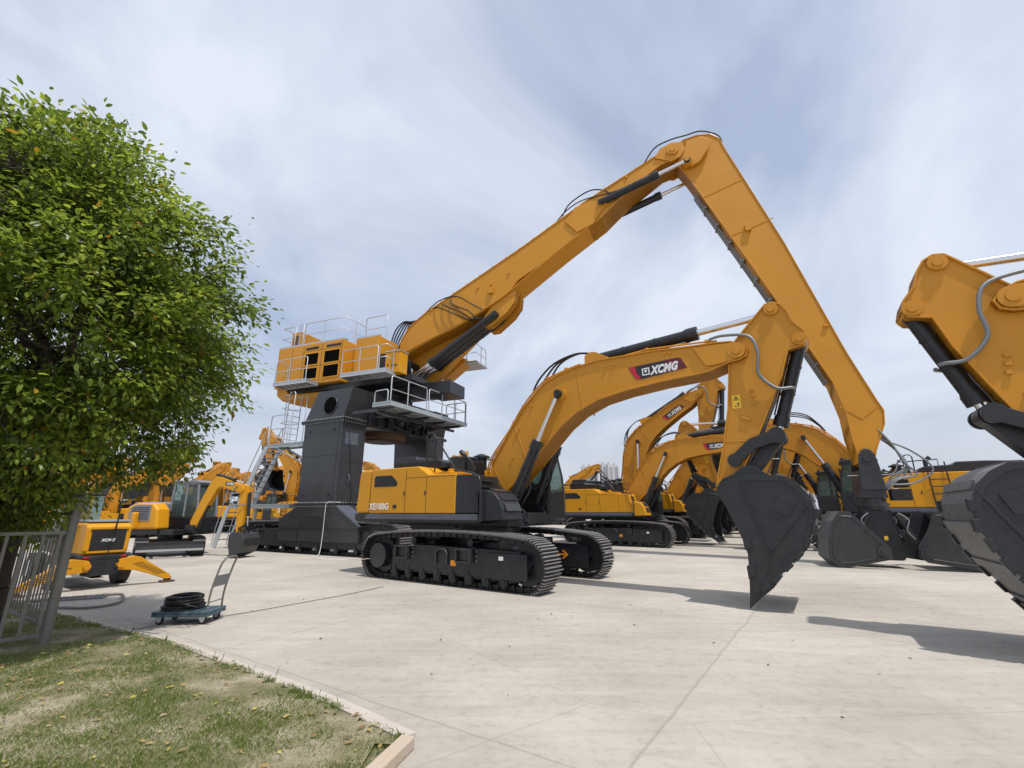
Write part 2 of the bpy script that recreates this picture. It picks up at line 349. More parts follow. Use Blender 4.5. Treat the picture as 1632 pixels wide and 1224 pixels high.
# ------------------------------------------------------------------ crawler excavator
def track_path(xr, xf_, r, ztop, sag=.0, n=12):
    """closed belt outline: rear sprocket at xr, front idler at xf_, radius r"""
    pts = []
    for i in range(n + 1):
        a = math.pi / 2 - math.pi * i / n
        pts.append((xf_ + r * math.cos(a), r + r * math.sin(a)))
    for i in range(n + 1):
        a = -math.pi / 2 - math.pi * i / n
        pts.append((xr + r * math.cos(a), r + r * math.sin(a)))
    k = 8
    for i in range(1, k):
        t = i / k; x = xr + (xf_ - xr) * t
        pts.append((x, 2 * r + (ztop - 2 * r) * math.sin(math.pi * min(1, t * 1.0)) ** .7 + sag * math.sin(t * math.pi * 3)))
    return pts
def resample(pts, step):
    P = [Vector((p[0], p[1])) for p in pts]; P.append(P[0]); L_ = [0]
    for i in range(1, len(P)): L_.append(L_[-1] + (P[i] - P[i - 1]).length)
    n = max(8, round(L_[-1] / step)); res = []; j = 0
    for i in range(n):
        d = L_[-1] * i / n
        while L_[j + 1] < d: j += 1
        t = (d - L_[j]) / max(1e-9, L_[j + 1] - L_[j]); p = P[j].lerp(P[j + 1], t)
        res.append((p, (P[j + 1] - P[j]).normalized()))
    return res, L_[-1] / n
def crawler(root, yc, wd, xr, xf_, r, ztop, lod=0, step=.19, side=-1, marks=True, arrow=False):
    belt = MB(); links = MB()
    sh, st = resample(track_path(xr, xf_, r - .03, ztop - .03), step)
    for p, d in sh:
        ang = math.atan2(d.y, d.x); rt = Matrix.Rotation(-ang, 3, 'Y')
        nrm = rt @ Vector((0, 0, 1)); c = Vector((p.x, yc, p.y))
        belt.cur = 0; belt.box(c, (st * .90, wd, .025), rt)
        if lod < 2:
            belt.cur = 1
            for k in (-.38, 0, .38): belt.box(c + nrm * .030 + rt @ Vector((k * st, 0, 0)), (.022 if k else .03, wd * .985, .046 if k else .055), rt)
        belt.cur = 0
        for e in (-1, 1): belt.box(c - nrm * .06 + Vector((0, e * .10, 0)), (st * .8, .05, .10), rt)
    belt.build('crawler_track', ['steel', 'worn'], root)
    fr = MB(); z0, z1 = r * .42, r * 1.42
    fr.prism([(xr + r * .95, z0), (xf_ - .1, z0 * .9), (xf_ - .02, r), (xf_ - .1, z1 + .02), (xf_ - .9, z1 + .04), (xr + 1.4, z1 + .06), (xr + r * .95, z1 - .05)], yc - wd * .36, yc + wd * .36)
    o_ = yc + side * wd * .36
    if lod < 2:
        fr.prism([(xr + r * 1.0, z0 + .05), (xf_ - r * .9, z0 + .02), (xf_ - r * .5, r), (xf_ - r * .9, z1 - .07), (xr + r * 1.0, z1 - .1)], o_, o_ + side * .02)
        fr.span(xf_ - 1.0, xf_ + .1, o_ + side * .01, o_ + side * .05, r * .45, r * 1.38)
    f = fr.build('track_frame', 'black', root, bevel=.015)
    if lod < 2:
        for x in (xr + .95, xr + 2.95 if xf_ - xr > 4 else xr + 2.3):        # step boxes: a welded square frame each
            b = MB(); w2, h2 = .22, .15; zc = r + .12
            y0 = o_ + side * .02; y1 = o_ + side * .14
            b.span(x - w2, x + w2, y0, y1, zc + h2 - .03, zc + h2); b.span(x - w2, x + w2, y0, y1, zc - h2, zc - h2 + .03)
            b.span(x - w2, x - w2 + .04, y0, y1, zc - h2 + .03, zc + h2 - .03); b.span(x + w2 - .04, x + w2, y0, y1, zc - h2 + .03, zc + h2 - .03)
            b.span(x - w2 + .04, x + w2 - .04, y0 - side * .01, y0 + side * .03, zc - h2 + .03, zc + h2 - .03)
            b.build('step_box', 'dkgrey', f, bevel=.008)
            for k in range(3): bo = MB(); bo.disc((x + w2 + .12, o_ + side * .035, zc + .1 - k * .1), (0, 1, 0), .016, .03, 8); bo.build('bolt', 'greym', f)
        a = MB(); xm = (xr + xf_) / 2 - .02
        a.tube([(xm - .17, o_ + side * .05, r - .1), (xm - .17, o_ + side * .05, r + .15), (xm - .10, o_ + side * .05, r + .24), (xm + .10, o_ + side * .05, r + .24), (xm + .17, o_ + side * .05, r + .15), (xm + .17, o_ + side * .05, r - .1)], .025)
        a.build('tow_hoop', 'dkgrey', f)
        if marks:
            s_ = MB(); s_.span(xr + .72, xr + .80, o_ + side * .02, o_ + side * .026, r + .02, r + .09); s_.build('white_sticker', 'white', f)
            s_ = MB(); s_.span(xf_ - .62, xf_ - .5, o_ + side * .05, o_ + side * .056, r + .07, r + .15)
            s_.build('white_sticker', 'white', f)
            s_ = MB(); s_.span(xm + .28, xm + .44, o_ + side * .02, o_ + side * .027, r - .12, r + .0); s_.build('orange_sticker', 'orange', f)
        if arrow:
            s_ = MB(); yy = yc + side * wd * .36 + side * .056; xa = xf_ - .85
            s_.prism([(xa, r + .01), (xa + .3, r + .01), (xa + .2, r + .09), (xa + .26, r + .1), (xa + .4, r - .01), (xa + .26, r - .12), (xa + .2, r - .11), (xa + .3, r - .03), (xa, r - .03)], yy, yy + side * .004)
            s_.build('arrow_marking', 'orange', f)
    nr = 8 if lod < 2 else 5
    for i in range(nr):
        x = xr + r * 1.15 + (xf_ - xr - r * 2.1) * i / (nr - 1)
        q = MB(); q.cyl((x, yc - wd * .36, .175), (x, yc + wd * .36, .175), .09, n=14)
        for e in (-1, 1):
            q.cyl((x, yc + e * wd * .28, .19), (x, yc + e * wd * .34, .19), .125, n=14)
            if lod < 2: q.box((x, yc + e * wd * .38, .27), (.10, .05, .18)); q.box((x + .09, yc + e * wd * .38, .22), (.04, .05, .10))
        q.build('track_roller', 'black', f)
    for x in ([xr + 1.15, xf_ - 1.55] if lod < 2 else []):
        q = MB(); q.cyl((x, yc - wd * .2, 2 * r - .17), (x, yc + wd * .3, 2 * r - .17), .085, n=12); q.span(x - .06, x + .06, yc - .05, yc + .05, z1, 2 * r - .15)
        q.build('carrier_roller', 'black', f)
    sp = MB(); rr = r - .14
    nt_ = 21; pts = []
    for i in range(nt_ * 2):
        a = math.pi * i / nt_; q = rr + (.045 if i % 2 == 0 else -.015); pts.append((xr + q * math.cos(a), r - .01 + q * math.sin(a)))
    sp.prism(pts, yc - .06, yc + .06)
    sp.disc((xr, yc + side * wd * .30, r - .01), (0, 1, 0), rr * .72, .14, 24); sp.disc((xr, yc, r - .01), (0, 1, 0), rr * .62, wd * .72, 20)
    sp.build('sprocket', 'dkgrey', root, bevel=.01)
    il = MB(); il.cyl((xf_, yc - .11, r - .01), (xf_, yc + .11, r - .01), rr, n=28); il.cyl((xf_, yc - wd * .33, r - .01), (xf_, yc + wd * .33, r - .01), rr * .35, n=16)
    il.build('idler', 'black', root, bevel=.015)

def ram(root, a, b, split, r, name, lat=0., rr=None, m='black', eye=.07):
    """hydraulic cylinder: barrel from a towards b, chromed rod to b"""
    a = Vector(a); b = Vector(b); d = b - a; e = a + d * split; u = d.normalized(); rr = rr or r * .55
    q = MB(); q.cyl(a + u * .04, e, r, n=20); q.cyl(e - u * min(.22, d.length * .08), e + u * .02, r * 1.22, n=20); q.cyl(a, a + u * .12, r * 1.08, n=16)
    q.cyl(a - Vector((0, eye, 0)), a + Vector((0, eye, 0)), r * .95, n=14)
    sdv = u.cross(Vector((0, 1, 0))).normalized()
    p0 = a + u * .25 - sdv * (r + .03); p1 = e - u * .18 - sdv * (r + .03)
    q.tube([p0 + sdv * .04, p0, p1, p1 + sdv * .04], .017, 6)
    for k in (.3, .62, .9): c = a + (e - a) * k; q.cyl(c - u * .02, c + u * .02, r * 1.10, n=16)
    o = q.build(name, m, root)
    z = MB(); z.cyl(e, b - u * .04, rr, n=16); z.build('rod', 'chrome', o)
    z = MB(); z.cyl(b - Vector((0, eye, 0)), b + Vector((0, eye, 0)), rr * 1.7, n=14); z.cyl(b - u * .14, b - u * .02, rr * 1.15, n=14)
    z.build('rod_eye', 'black', o)
    return o

BOOM = [(.14, 2.15), (.22, 2.9), (.75, 3.66), (1.26, 4.33), (1.84, 4.86), (2.3, 5.04), (2.75, 5.15), (3.4, 5.22), (4.72, 5.2), (5.7, 5.13), (6.05, 5.12), (6.37, 5.08), (6.58, 4.98), (6.68, 4.84), (6.63, 4.70), (6.5, 4.64), (6.3, 4.62), (5.9, 4.5), (5.67, 4.47), (4.88, 4.43), (4.02, 4.34), (3.36, 4.22), (2.79, 3.99), (2.34, 3.68), (1.8, 3.16), (1.33, 2.7), (.82, 2.22), (.5, 2.0), (.3, 1.95)]
ARM = [(6.98, 5.66), (7.08, 5.76), (7.22, 5.78), (7.36, 5.7), (7.46, 5.52), (7.52, 5.28), (7.68, 5.06), (7.72, 4.88), (7.64, 4.76), (7.36, 4.7), (7.19, 4.21), (6.88, 3.57), (6.54, 2.88), (6.26, 2.38), (6.06, 2.1), (5.93, 2.0), (5.80, 2.02), (5.76, 2.14), (5.8, 2.35), (5.94, 2.83), (6.14, 3.68), (6.24, 4.40), (6.27, 4.75), (6.4, 5.05), (6.68, 5.35)]
BUCK = [(5.84, 2.02), (5.92, 2.17), (6.10, 2.24), (6.27, 2.29), (6.83, 2.28), (7.03, 2.24), (7.2, 2.1), (7.33, 1.9), (7.385, 1.64), (7.32, 1.35), (7.12, 1.03), (6.90, .79), (6.60, .50), (6.30, .28), (6.20, .24), (6.235, .6), (6.25, .92), (6.20, 1.15), (6.10, 1.42), (5.98, 1.74)]
def excavator(name, label, loc, rz, lod=0, boom=0., arm=0., buck=0., scale=1., group=None, model=None, front='black', tail=0., lad=0., logo=True, tooth='ripper', cat='excavator', arrow=False):
    root = thing(name, label, cat, loc, rz, group, scale)
    TX = lambda pts: [(x - (tail if x < -1.8 else 0), z) for x, z in pts]
    # undercarriage
    for sd_ in (-1, 1):
        crawler(root, sd_ * 1.47, .68, -2.42 - tail * .7, 2.10, .56, 1.2, lod, step=.205, side=-1 if sd_ < 0 else (-1 if arrow else 1), marks=(sd_ < 0), arrow=(arrow and sd_ > 0))
    q = MB(); q.prism([(-1.5, .62), (1.3, .62), (1.0, 1.0), (.7, 1.1), (-.9, 1.1), (-1.2, 1.0)], -.75, .75)
    for e in (-1, 1):
        for x in (-1.15, .85): q.span(x - .28, x + .28, e * .6, e * 1.3, .55, .98)
    q.build('undercarriage', 'black', root, bevel=.03)
    q = MB(); q.cyl((-.1, 0, 1.08), (-.1, 0, 1.34), .78, n=36); q.cyl((-.1, 0, 1.16), (-.1, 0, 1.24), .86, n=36); q.build('slew_ring', 'black', root)
    # deck
    q = MB(); q.span(-3.1 - tail, 1.35, -1.2, 1.2, 1.30, 1.60)
    q.span(-3.6 - tail, -2.6 - tail, -1.3, 1.3, 1.33, 1.55); q.build('deck_frame', 'black', root, bevel=.02)
    for e in (-1, 1):
        xs0, xs1 = (-3.3, .8) if e < 0 else (-3.3, .5)
        q = MB(); y0, y1 = e * 1.2, e * 1.6
        q.prism(TX([(-3.68, 1.59), (-3.66, 1.40), (-3.45, 1.36), (xs1, 1.38), (xs1 + .05, 1.44), (xs1 + .05, 1.585)]), y0, y1)
        q.build('side_skirt', 'black', root, bevel=.02)
        q = MB(); q.prism([(-3.25, 1.45), (-3.13, 1.585), (xs1 - .04, 1.585), (xs1 - .04, 1.45)], e * 1.6, e * 1.612); 
        q.build('skirt_panel', 'skirt', root, bevel=.006)
        if lod < 2:
            for x in (-2.95, -2.02, -1.9, -.75, -.6, xs1 - .2): q = MB(); q.disc((x, e * 1.612, 1.53), (0, 1, 0), .014, .014, 8); q.build('bolt', 'black', root)
    # counterweight (rear block, rounded) and side bodies
    q = MB(); prof = TX([(-3.10, 1.6), (-3.1, 2.79), (-3.52, 2.79), (-3.60, 2.76), (-3.64, 2.66), (-3.72, 1.72), (-3.68, 1.6)])
    q.prism(prof, -1.2, 1.2)
    for e in (-1, 1):
        q.add([], [])
        pr2 = TX([(-3.10, 1.6), (-3.1, 2.79), (-3.47, 2.79), (-3.55, 2.76), (-3.59, 2.66), (-3.66, 1.72), (-3.63, 1.6)])
        q.prism(pr2, e * 1.2, e * 1.6)
    q.build('counterweight', 'yellow', root, bevel=.06, seg=3, angle=60)
    for e in (-1, 1):
        q = MB(); y0, y1 = e * .62, e * 1.6
        if e < 0: pr = [(-3.09, 1.60), (-3.09, 2.79), (-1.25, 2.79), (-.87, 2.57), (.05, 2.55), (.05, 1.60)]
        else: pr = [(-3.09, 1.60), (-3.09, 2.79), (-1.0, 2.79), (-.3, 2.76), (.2, 2.6), (.5, 2.35), (.5, 1.60)]
        q.prism(TX(pr), y0, y1); q.build('side_body', 'yellow', root, bevel=.025, seg=3)
        # door seams, set in dark slots that stand 2 mm proud
        s0, s1 = e * 1.599, e * 1.603
        sx = [-3.07, -1.68, -.92] if e < 0 else [-3.07, -1.9, -.7]
        for x in [a_ - (tail if a_ < -1.8 else 0) for a_ in sx]: q = MB(); q.span(x - .006, x + .006, s0, s1, 1.61, 2.72 if x < -1.3 else 2.5); q.build('door_seam', 'grille', root)
        if e < 0: q = MB(); q.span(-1.67, .03, s0, s1, 2.503, 2.511); q.build('door_seam', 'grille', root)
        q = MB(); q.prism([(-2.93, 2.30), (-2.93, 2.55), (-2.88, 2.60), (-2.25, 2.60), (-2.02, 2.42), (-2.0, 2.35), (-2.05, 2.30)], e * 1.598, e * 1.606)
        q.build('vent_grille', 'grille', root, bevel=.01)
        q = MB(); q.ring([(-2.93, 2.30), (-2.93, 2.55), (-2.88, 2.60), (-2.25, 2.60), (-2.02, 2.42), (-2.0, 2.35), (-2.05, 2.30)], 1.609, .001, .02) if False else None
        q = MB(); q.span(-2.13, -1.99, e * 1.598, e * 1.607, 1.73, 1.82); q.build('fuel_flap', 'grille', root)
        if lod < 2:
            for x in (-1.74, -.98): q = MB(); q.span(x, x + .03, e * 1.6, e * 1.612, 2.05, 2.16); q.build('door_latch', 'black', root)
    if model:
        text_obj('model_lettering', model, .232, face_mtx(-3.07, -1.606, 1.70), 'white', root, bold=.0055, sx=.93, sp=1.06)
    # centre body between the sides, engine hood
    q = MB(); q.span(-3.08 - tail, -.2, -.60, .60, 1.6, 2.74); q.build('engine_bay', 'yellow', root, bevel=.02)
    q = MB(); q.prism([(-3.0 - tail, 2.80), (-3.0 - tail, 3.12), (-2.9, 3.18), (-2.15, 3.18), (-2.05, 3.08), (-1.3, 3.06), (-1.1, 2.98), (-1.05, 2.80)], -.85, .95)
    q.build('engine_hood', 'black', root, bevel=.03)
    if lod < 2:
        q = MB()
        for k in range(22): q.span(-2.95 + k * .085, -2.91 + k * .085, -.863, -.852, 2.84, 3.0)
        q.build('hood_louvres', 'grille', root)
        q = MB(); q.span(-1.0, -.35, -1.35, -.7, 2.57, 2.64); q.span(-.3, 0., -1.3, -.9, 2.56, 2.62)
        q.disc((-.55, -1.1, 2.68), (0, 0, 1), .08, .1); q.build('tank_cap_cover', 'yellow', root, bevel=.015)
        q = MB(); q.span(-.98, -.42, -.7, -.1, 2.6, 3.1); q.build('valve_cover', 'black', root, bevel=.02); q = MB(); q.span(-.38, -.12, -.66, -.2, 2.55, 2.95); q.tube([(-.4, -.8, 2.6), (-.45, -.85, 2.95), (-.25, -.8, 3.05), (-.05, -.7, 2.7)], .025, 6, smooth=4); q.build('pump_cover', 'black', root, bevel=.02)
    q = MB(); q.cyl((-.55, .2, 2.7), (-.55, .2, 3.12), .15, n=20); q.cyl((-.55, .2, 3.12), (-.55, .2, 3.17), .24, n=20); q.cyl((-.55, .2, 3.17), (-.55, .2, 3.24), .24, .08, n=20)
    q.build('air_cleaner', 'black', root)
    if lod < 2:
        q = MB(); q.cyl((-1.4, .45, 3.0), (-1.4, .45, 3.3), .07, n=14); q.cyl((-1.4, .45, 3.28), (-1.55, .45, 3.42), .07, n=14); q.build('exhaust_pipe', 'black', root)
    # black tool box and rounded steps, right front
    q = MB(); q.prism([(.055, 1.60), (.055, 2.53), (.62, 2.50), (.72, 2.12), (.76, 1.6)], -1.59, -.62); q.build('front_tank_cover', front, root, bevel=.03, seg=3)
    q = MB(); q.prism([(.76, 1.42), (.76, 2.12), (1.02, 2.13), (1.22, 2.06), (1.34, 1.92), (1.42, 1.7), (1.46, 1.45)], -1.58, -.75)
    q.span(.05, .75, -1.57, -.8, 1.42, 1.598)
    q.build('tool_box', front, root, bevel=.04, seg=3)
    if lod < 2:
        for (x, z) in ((1.06, 2.13), (1.30, 1.98), (1.42, 1.74)):
            q = MB(); q.box((x, -1.12, z), (.20, .62, .035), Matrix.Rotation(R(20 + (x - 1.06) * 120), 3, 'Y')); q.build('step_tread', 'dkgrey', root, bevel=.008)
        for z in (2.36, 2.22):
            q = MB(); q.box((.67 + (2.36 - z) * .2, -1.15, z), (.12, .5, .025)); q.build('step_tread', 'dkgrey', root)
        q = MB(); q.tube([(-1.26, -1.3, 2.62), (-1.26, -1.3, 3.62), (-1.18, -1.3, 3.70), (-1.05, -1.3, 3.70), (-.28, -1.42, 2.86), (-.1, -1.45, 2.66), (.55, -1.6, 2.55), (.80, -1.64, 2.45), (.86, -1.64, 2.3), (.88, -1.64, 1.42)], .024, 8)
        q.tube([(-.95, -1.3, 2.6), (-.95, -1.3, 3.57)], .02, 6); q.build('handrail', 'black', root)
        q = MB(); q.tube([(-1.6, 1.45, 2.75), (-1.6, 1.45, 3.25), (-.5, 1.45, 3.2), (-.4, 1.45, 2.75)], .022, 6)
        q.build('handrail', 'black', root)
        q = MB()
        for x in (-1.02 - lad, -.52 - lad): q.tube([(x, 1.63, 1.68), (x, 1.66, 1.72), (x + .02, 1.66, 2.6), (x + .03, 1.62, 3.15)], .02, 6)
        for z in (1.8, 2.05, 2.3, 2.55): q.cyl((-1.0 - lad, 1.655, z), (-.5 - lad, 1.655, z), .018, n=6)
        q.build('side_ladder', 'black', root)
        for x_, z_ in ((-.35, 2.15), (-.33, 1.98)): q = MB(); q.span(x_, x_ + .15, 1.6, 1.606, z_, z_ + .12); q.build('white_sticker', 'white', root)
        q = MB(); q.span(.1, .25, 1.6, 1.606, 1.78, 1.88); q.build('lime_sticker', 'lime', root)
    # boom foot bracket
    q = MB()
    for e in (-1, 1): q.prism([(-.25, 1.55), (.1, 2.35), (.42, 2.42), (.75, 2.15), (1.35, 1.66), (1.4, 1.4), (-.25, 1.4)], e * .46, e * .53)
    q.cyl((.38, -.52, 2.1), (.38, .52, 2.1), .09, n=14); q.cyl((.86, -.68, 1.54), (.86, .68, 1.54), .09, n=14)
    q.span(.1, 1.4, -.45, .45, 1.35, 1.62)
    q.build('boom_foot_bracket', 'black', root, bevel=.01)
    # cab (left front)
    x0, x1, y0, y1, zb, zt = .10, 1.37, .60, 1.60, 1.42, 3.36
    cabb = MB(); cabb.span(x0, x1, y0, y1, zb, 2.12); cb = cabb.build('cab', 'black', root, bevel=.03)
    q = MB()
    zr = zt - .1
    fp = [(x1, 2.12), (x1 - .04, 2.6), (x1 - .2, zr)]
    for y in (y0 + .035, y1 - .035):
        q.tube([(fp[0][0] - .03, y, 2.1), (fp[1][0] - .03, y, 2.6), (fp[2][0] - .03, y, zr)], .04, 6)
        q.tube([(x0 + .04, y, 2.1), (x0 + .04, y, zr)], .05, 6)
        q.tube([(x0 + .62, y, 2.1), (x0 + .6, y, zr)], .035, 6)
        q.span(x0, x1 - .2, y - .03, y + .03, zr - .04, zr + .04)
        q.span(x0 + .02, x1 - .03, y - .03, y + .03, 2.1, 2.16)
    q.span(x0 + .02, x0 + .06, y0, y1, 2.1, 2.16); q.span(x1 - .26, x1 - .18, y0, y1, zr - .04, zr + .02)
    q.build('pillars', 'black', cb)
    q = MB(); q.prism([(x0 - .03, zr), (x0 - .03, zt), (x1 - .3, zt + .03), (x1 - .1, zt - .02), (x1 - .08, zr - .02)], y0 - .01, y1 + .01); q.build('roof', 'black', cb, bevel=.03)
    for e, y in ((-1, y0 + .03), (1, y1 - .03)):
        q = MB(); q.prism([(x0 + .07, 2.15), (x0 + .07, zr - .03), (x1 - .24, zr - .03), (x1 - .09, 2.6), (x1 - .05, 2.15)], y - .004, y + .004); q.build('side_window', 'glass', cb)
    q = MB(); q.add([(x1 - .03, y0 + .06, 2.13), (x1 - .03, y1 - .06, 2.13), (x1 - .06, y1 - .06, 2.6), (x1 - .06, y0 + .06, 2.6), (x1 - .215, y1 - .06, zr - .03), (x1 - .215, y0 + .06, zr - .03),
                     (x1 - .038, y0 + .06, 2.13), (x1 - .038, y1 - .06, 2.13), (x1 - .068, y1 - .06, 2.6), (x1 - .068, y0 + .06, 2.6), (x1 - .223, y1 - .06, zr - .03), (x1 - .223, y0 + .06, zr - .03)],
                    [(0, 1, 2, 3), (3, 2, 4, 5), (7, 6, 9, 8), (8, 9, 11, 10), (0, 6, 7, 1), (4, 10, 11, 5), (0, 3, 9, 6), (3, 5, 11, 9), (1, 7, 8, 2), (2, 8, 10, 4)]); q.build('windscreen', 'glass', cb)
    q = MB(); q.span(x0 + .25, x0 + .75, y0 + .25, y0 + .75, 2.1, 2.4); q.box((x0 + .28, y0 + .5, 2.7), (.14, .46, .75), Matrix.Rotation(R(-8), 3, 'Y')); q.build('operator_seat', 'seat', cb, bevel=.04)
    if lod < 2:
        q = MB()
        for k in range(14): q.box((x1 + .012, (y0 + y1) / 2, 1.62 + k * .045), (.05, y1 - y0 - .02, .02))
        for k in range(14): q.box((x1 - .23, y0 - .012, 1.62 + k * .045), (.5, .03, .02))
        q.build('front_guard', 'dkgrey', cb)
        q = MB(); q.span(x1 - .75, x1 - .62, y0 - .012, y0 - .004, 1.62, 1.70); q.build('white_sticker', 'white', cb)
        q = MB(); q.tube([(x1 - .1, y0 - .04, 1.6), (x1 - .02, y0 - .12, 2.3), (x1 - .12, y0 - .16, 3.0), (x1 - .16, y0 - .12, 3.12)], .014, 6); q.box((x1 - .1, y0 - .19, 3.0), (.05, .1, .26), Matrix.Rotation(R(12), 3, 'Y'))
        q.build('mirror', 'black', cb, bevel=.01)
        for y in (y0 + .2, y1 - .2):
            q = MB(); q.box((x1 - .22, y, zt + .06), (.09, .14, .1)); q.build('work_lamp', 'black', cb, bevel=.01)
    # working gear
    MBm = rot2(.38, 2.1, R(boom)); MAm = MBm @ rot2(6.46, 4.85, R(arm)); MKm = MAm @ rot2(5.89, 2.12, R(buck))
    q = MB(); q.M = MBm; q.prism(BOOM, -.33, .33); q.ring(BOOM, .365, .03, .0)
    for p in ((6.46, 4.85), (2.33, 4.50)): q.disc((p[0], 0, p[1]), (0, 1, 0), .17, .78, 24); q.disc((p[0], 0, p[1]), (0, 1, 0), .085, .83, 18)
    for e in (-1, 1):
        q.prism([(5.62, 5.06), (6.4, 5.03), (6.62, 4.86), (6.46, 4.68), (6.1, 4.62), (5.85, 4.62)], e * .33, e * .372)
        if lod < 2:
            for (x, z) in ((1.0, 3.6), (1.1, 3.75), (3.6, 5.02), (3.8, 5.03), (5.0, 5.06), (5.12, 5.06), (1.5, 4.3), (.9, 3.0)): q.box((x, e * .345, z), (.05, .04, .05))
            q.prism([(2.93, 3.98), (2.96, 4.0), (2.82, 5.12), (2.79, 5.1)], e * .33, e * .336)
            q.prism([(.62, 2.18), (.65, 2.2), (.3, 2.75), (.27, 2.73)], e * .33, e * .336)
            q.prism([(1.35, 2.76), (1.38, 2.78), (.95, 3.86), (.92, 3.84)], e * .33, e * .336)
    q.prism([(3.0, 5.15), (3.0, 5.42), (3.12, 5.5), (3.3, 5.48), (3.75, 5.2)], -.24, -.18); q.prism([(3.0, 5.15), (3.0, 5.42), (3.12, 5.5), (3.3, 5.48), (3.75, 5.2)], .18, .24)
    bo = q.build('boom', 'boomy', root, bevel=.012)
    if logo:
        for e in (-1, 1):
            y = e * .333; f = (lambda u: u)
            def mk(pts, mname, nm, dy):
                g_ = MB(); g_.M = MBm; g_.prism(pts, y, y + e * dy); return g_.build(nm, mname, bo)
            P0 = None
            if e < 0: P0 = [(4.15, 4.885), (5.27, 4.925), (5.34, 4.90), (5.46, 4.66), (4.42, 4.56), (4.33, 4.575), (4.28, 4.62)]
            else: P0 = [(9.6 - a, b) for a, b in [(4.15, 4.925), (5.27, 4.885), (5.34, 4.86), (5.46, 4.60), (4.42, 4.60), (4.33, 4.615), (4.28, 4.66)]]
            mk(P0, 'wine', 'logo_plate', .004)
            cx, cz = sum(p[0] for p in P0) / 7, sum(p[1] for p in P0) / 7
            if e < 0:
                mk([(4.17, 4.876), (4.30, 4.879), (4.33, 4.72), (4.43, 4.58), (4.34, 4.583), (4.285, 4.63)], 'red', 'red_stripe', .006)
                mk([(4.32, 4.878), (5.02, 4.905), (4.9, 4.60), (4.46, 4.575), (4.36, 4.71)], 'black', 'logo_field', .006)
                lx, lz, an = 4.47, 4.635, R(2.5)
            else:
                mk([(5.43, 4.916), (5.30, 4.91), (5.27, 4.76), (5.17, 4.62), (5.26, 4.623), (5.315, 4.67)], 'red', 'red_stripe', .006)
                mk([(5.28, 4.908), (4.60, 4.885), (4.7, 4.62), (5.14, 4.615), (5.24, 4.75)], 'black', 'logo_field', .006)
                lx, lz, an = 5.12, 4.66, R(-2.)
            Mx = MBm @ face_mtx(lx, y + e * .007, lz, an, e)
            if lod < 2 or True:
                g_ = MB(); g_.M = Mx
                def bx(a0, a1, b0, b1): g_.span(a0, a1, b0, b1, 0, .004)
                bx(0, .17, 0, .025); bx(0, .17, .145, .17); bx(0, .025, .025, .145); bx(.145, .17, .025, .145)
                g_.add([(.045, .125, .002), (.125, .125, .002), (.085, .045, .002), (.045, .125, .005), (.125, .125, .005), (.085, .045, .005)], [(3, 5, 4), (0, 1, 2), (0, 3, 4, 1), (1, 4, 5, 2), (2, 5, 3, 0)])
                g_.build('emblem', 'white', bo)
                text_obj('lettering', 'XCMG', .25, Mx @ Matrix.Translation((.20, -.003, 0)), 'white', bo, bold=.015, shear=.35, sx=.74, ext=.003, sp=1.12)
    # boom hoses along the top
    if lod < 2:
        q = MB(); q.M = MBm
        for y in (-.28, -.2, .2, .27):
            q.tube([(.0, y, 2.6), (.15, y, 3.05), (.72, y, 3.72), (1.22, y, 4.4), (1.82, y, 4.93), (2.5, y, 5.14), (2.9, y, 5.22)], .02, 5, smooth=3)
        q.tube([(2.2, -.25, 5.07), (4.6, -.26, 5.27), (5.75, -.26, 5.2), (6.1, -.26, 5.16)], .022, 5)
        q.tube([(2.2, .22, 5.07), (4.6, .22, 5.27), (5.75, .22, 5.2)], .022, 5)
        q.build('hydraulic_pipes', 'boomy', bo)
        q = MB(); q.M = MBm
        for k, y in enumerate((-.12, .0, .12)):
            q.tube([(1.5, y * 2.2, 4.72), (1.7, y * 2, 5.05), (2.1, y * 1.5, 5.40 + .05 * k), (2.7, y * 1.2, 5.56 + .05 * k), (3.15, y, 5.5)], .026, 6, smooth=4)
        q.build('boom_hose', 'rubber', bo)
        q = MB(); q.M = MBm
        for (x, z) in ((.35, 3.2), (.62, 3.55), (.9, 3.95), (1.2, 4.35), (1.55, 4.7), (1.95, 5.0), (2.5, 5.16), (3.6, 5.25), (4.6, 5.27), (5.9, 5.19)):
            q.box((x, -.24, z), (.07, .14, .06)); q.box((x, .24, z), (.07, .14, .06))
        q.build('pipe_clamp', 'boomy', bo)
    if lod < 2:
        q = MB(); q.M = MBm
        for e in (-1, 1):
            y = e * .332
            for pl_ in ([(5.62, 5.03), (5.85, 4.64), (6.1, 4.61)], [(2.95, 3.99), (2.81, 5.11)], [(1.36, 2.78), (.94, 3.85)]):
                q.tube([(a_, y, b_) for a_, b_ in pl_], .009, 5)
        q.build('weld_bead', 'boomy', bo)
    # arm
    q = MB(); q.M = MAm; q.prism(ARM, -.25, .25); q.ring(ARM, .285, .03, .0)
    q.disc((7.58, 0, 4.9), (0, 1, 0), .13, .60, 20); q.disc((7.18, 0, 5.62), (0, 1, 0), .13, .60, 20); q.disc((5.89, 0, 2.12), (0, 1, 0), .14, .62, 20)
    for p in ((7.58, 4.9), (7.18, 5.62), (5.89, 2.12)): q.disc((p[0], 0, p[1]), (0, 1, 0), .07, .65, 16)
    if lod < 2:
        for e in (-1, 1):
            q.prism([(6.02, 3.0), (6.6, 2.98), (6.6, 3.0), (6.02, 3.02)], e * .25, e * .255)
            for (x, z) in ((6.62, 4.0), (6.63, 3.87), (6.64, 3.74)): q.box((x, e * .265, z), (.07, .03, .06))
            q.box((6.45, e * .265, 3.44), (.18, .03, .05), Matrix.Rotation(R(25), 3, 'Y'))
    ao = q.build('arm', 'boomy', root, bevel=.012)
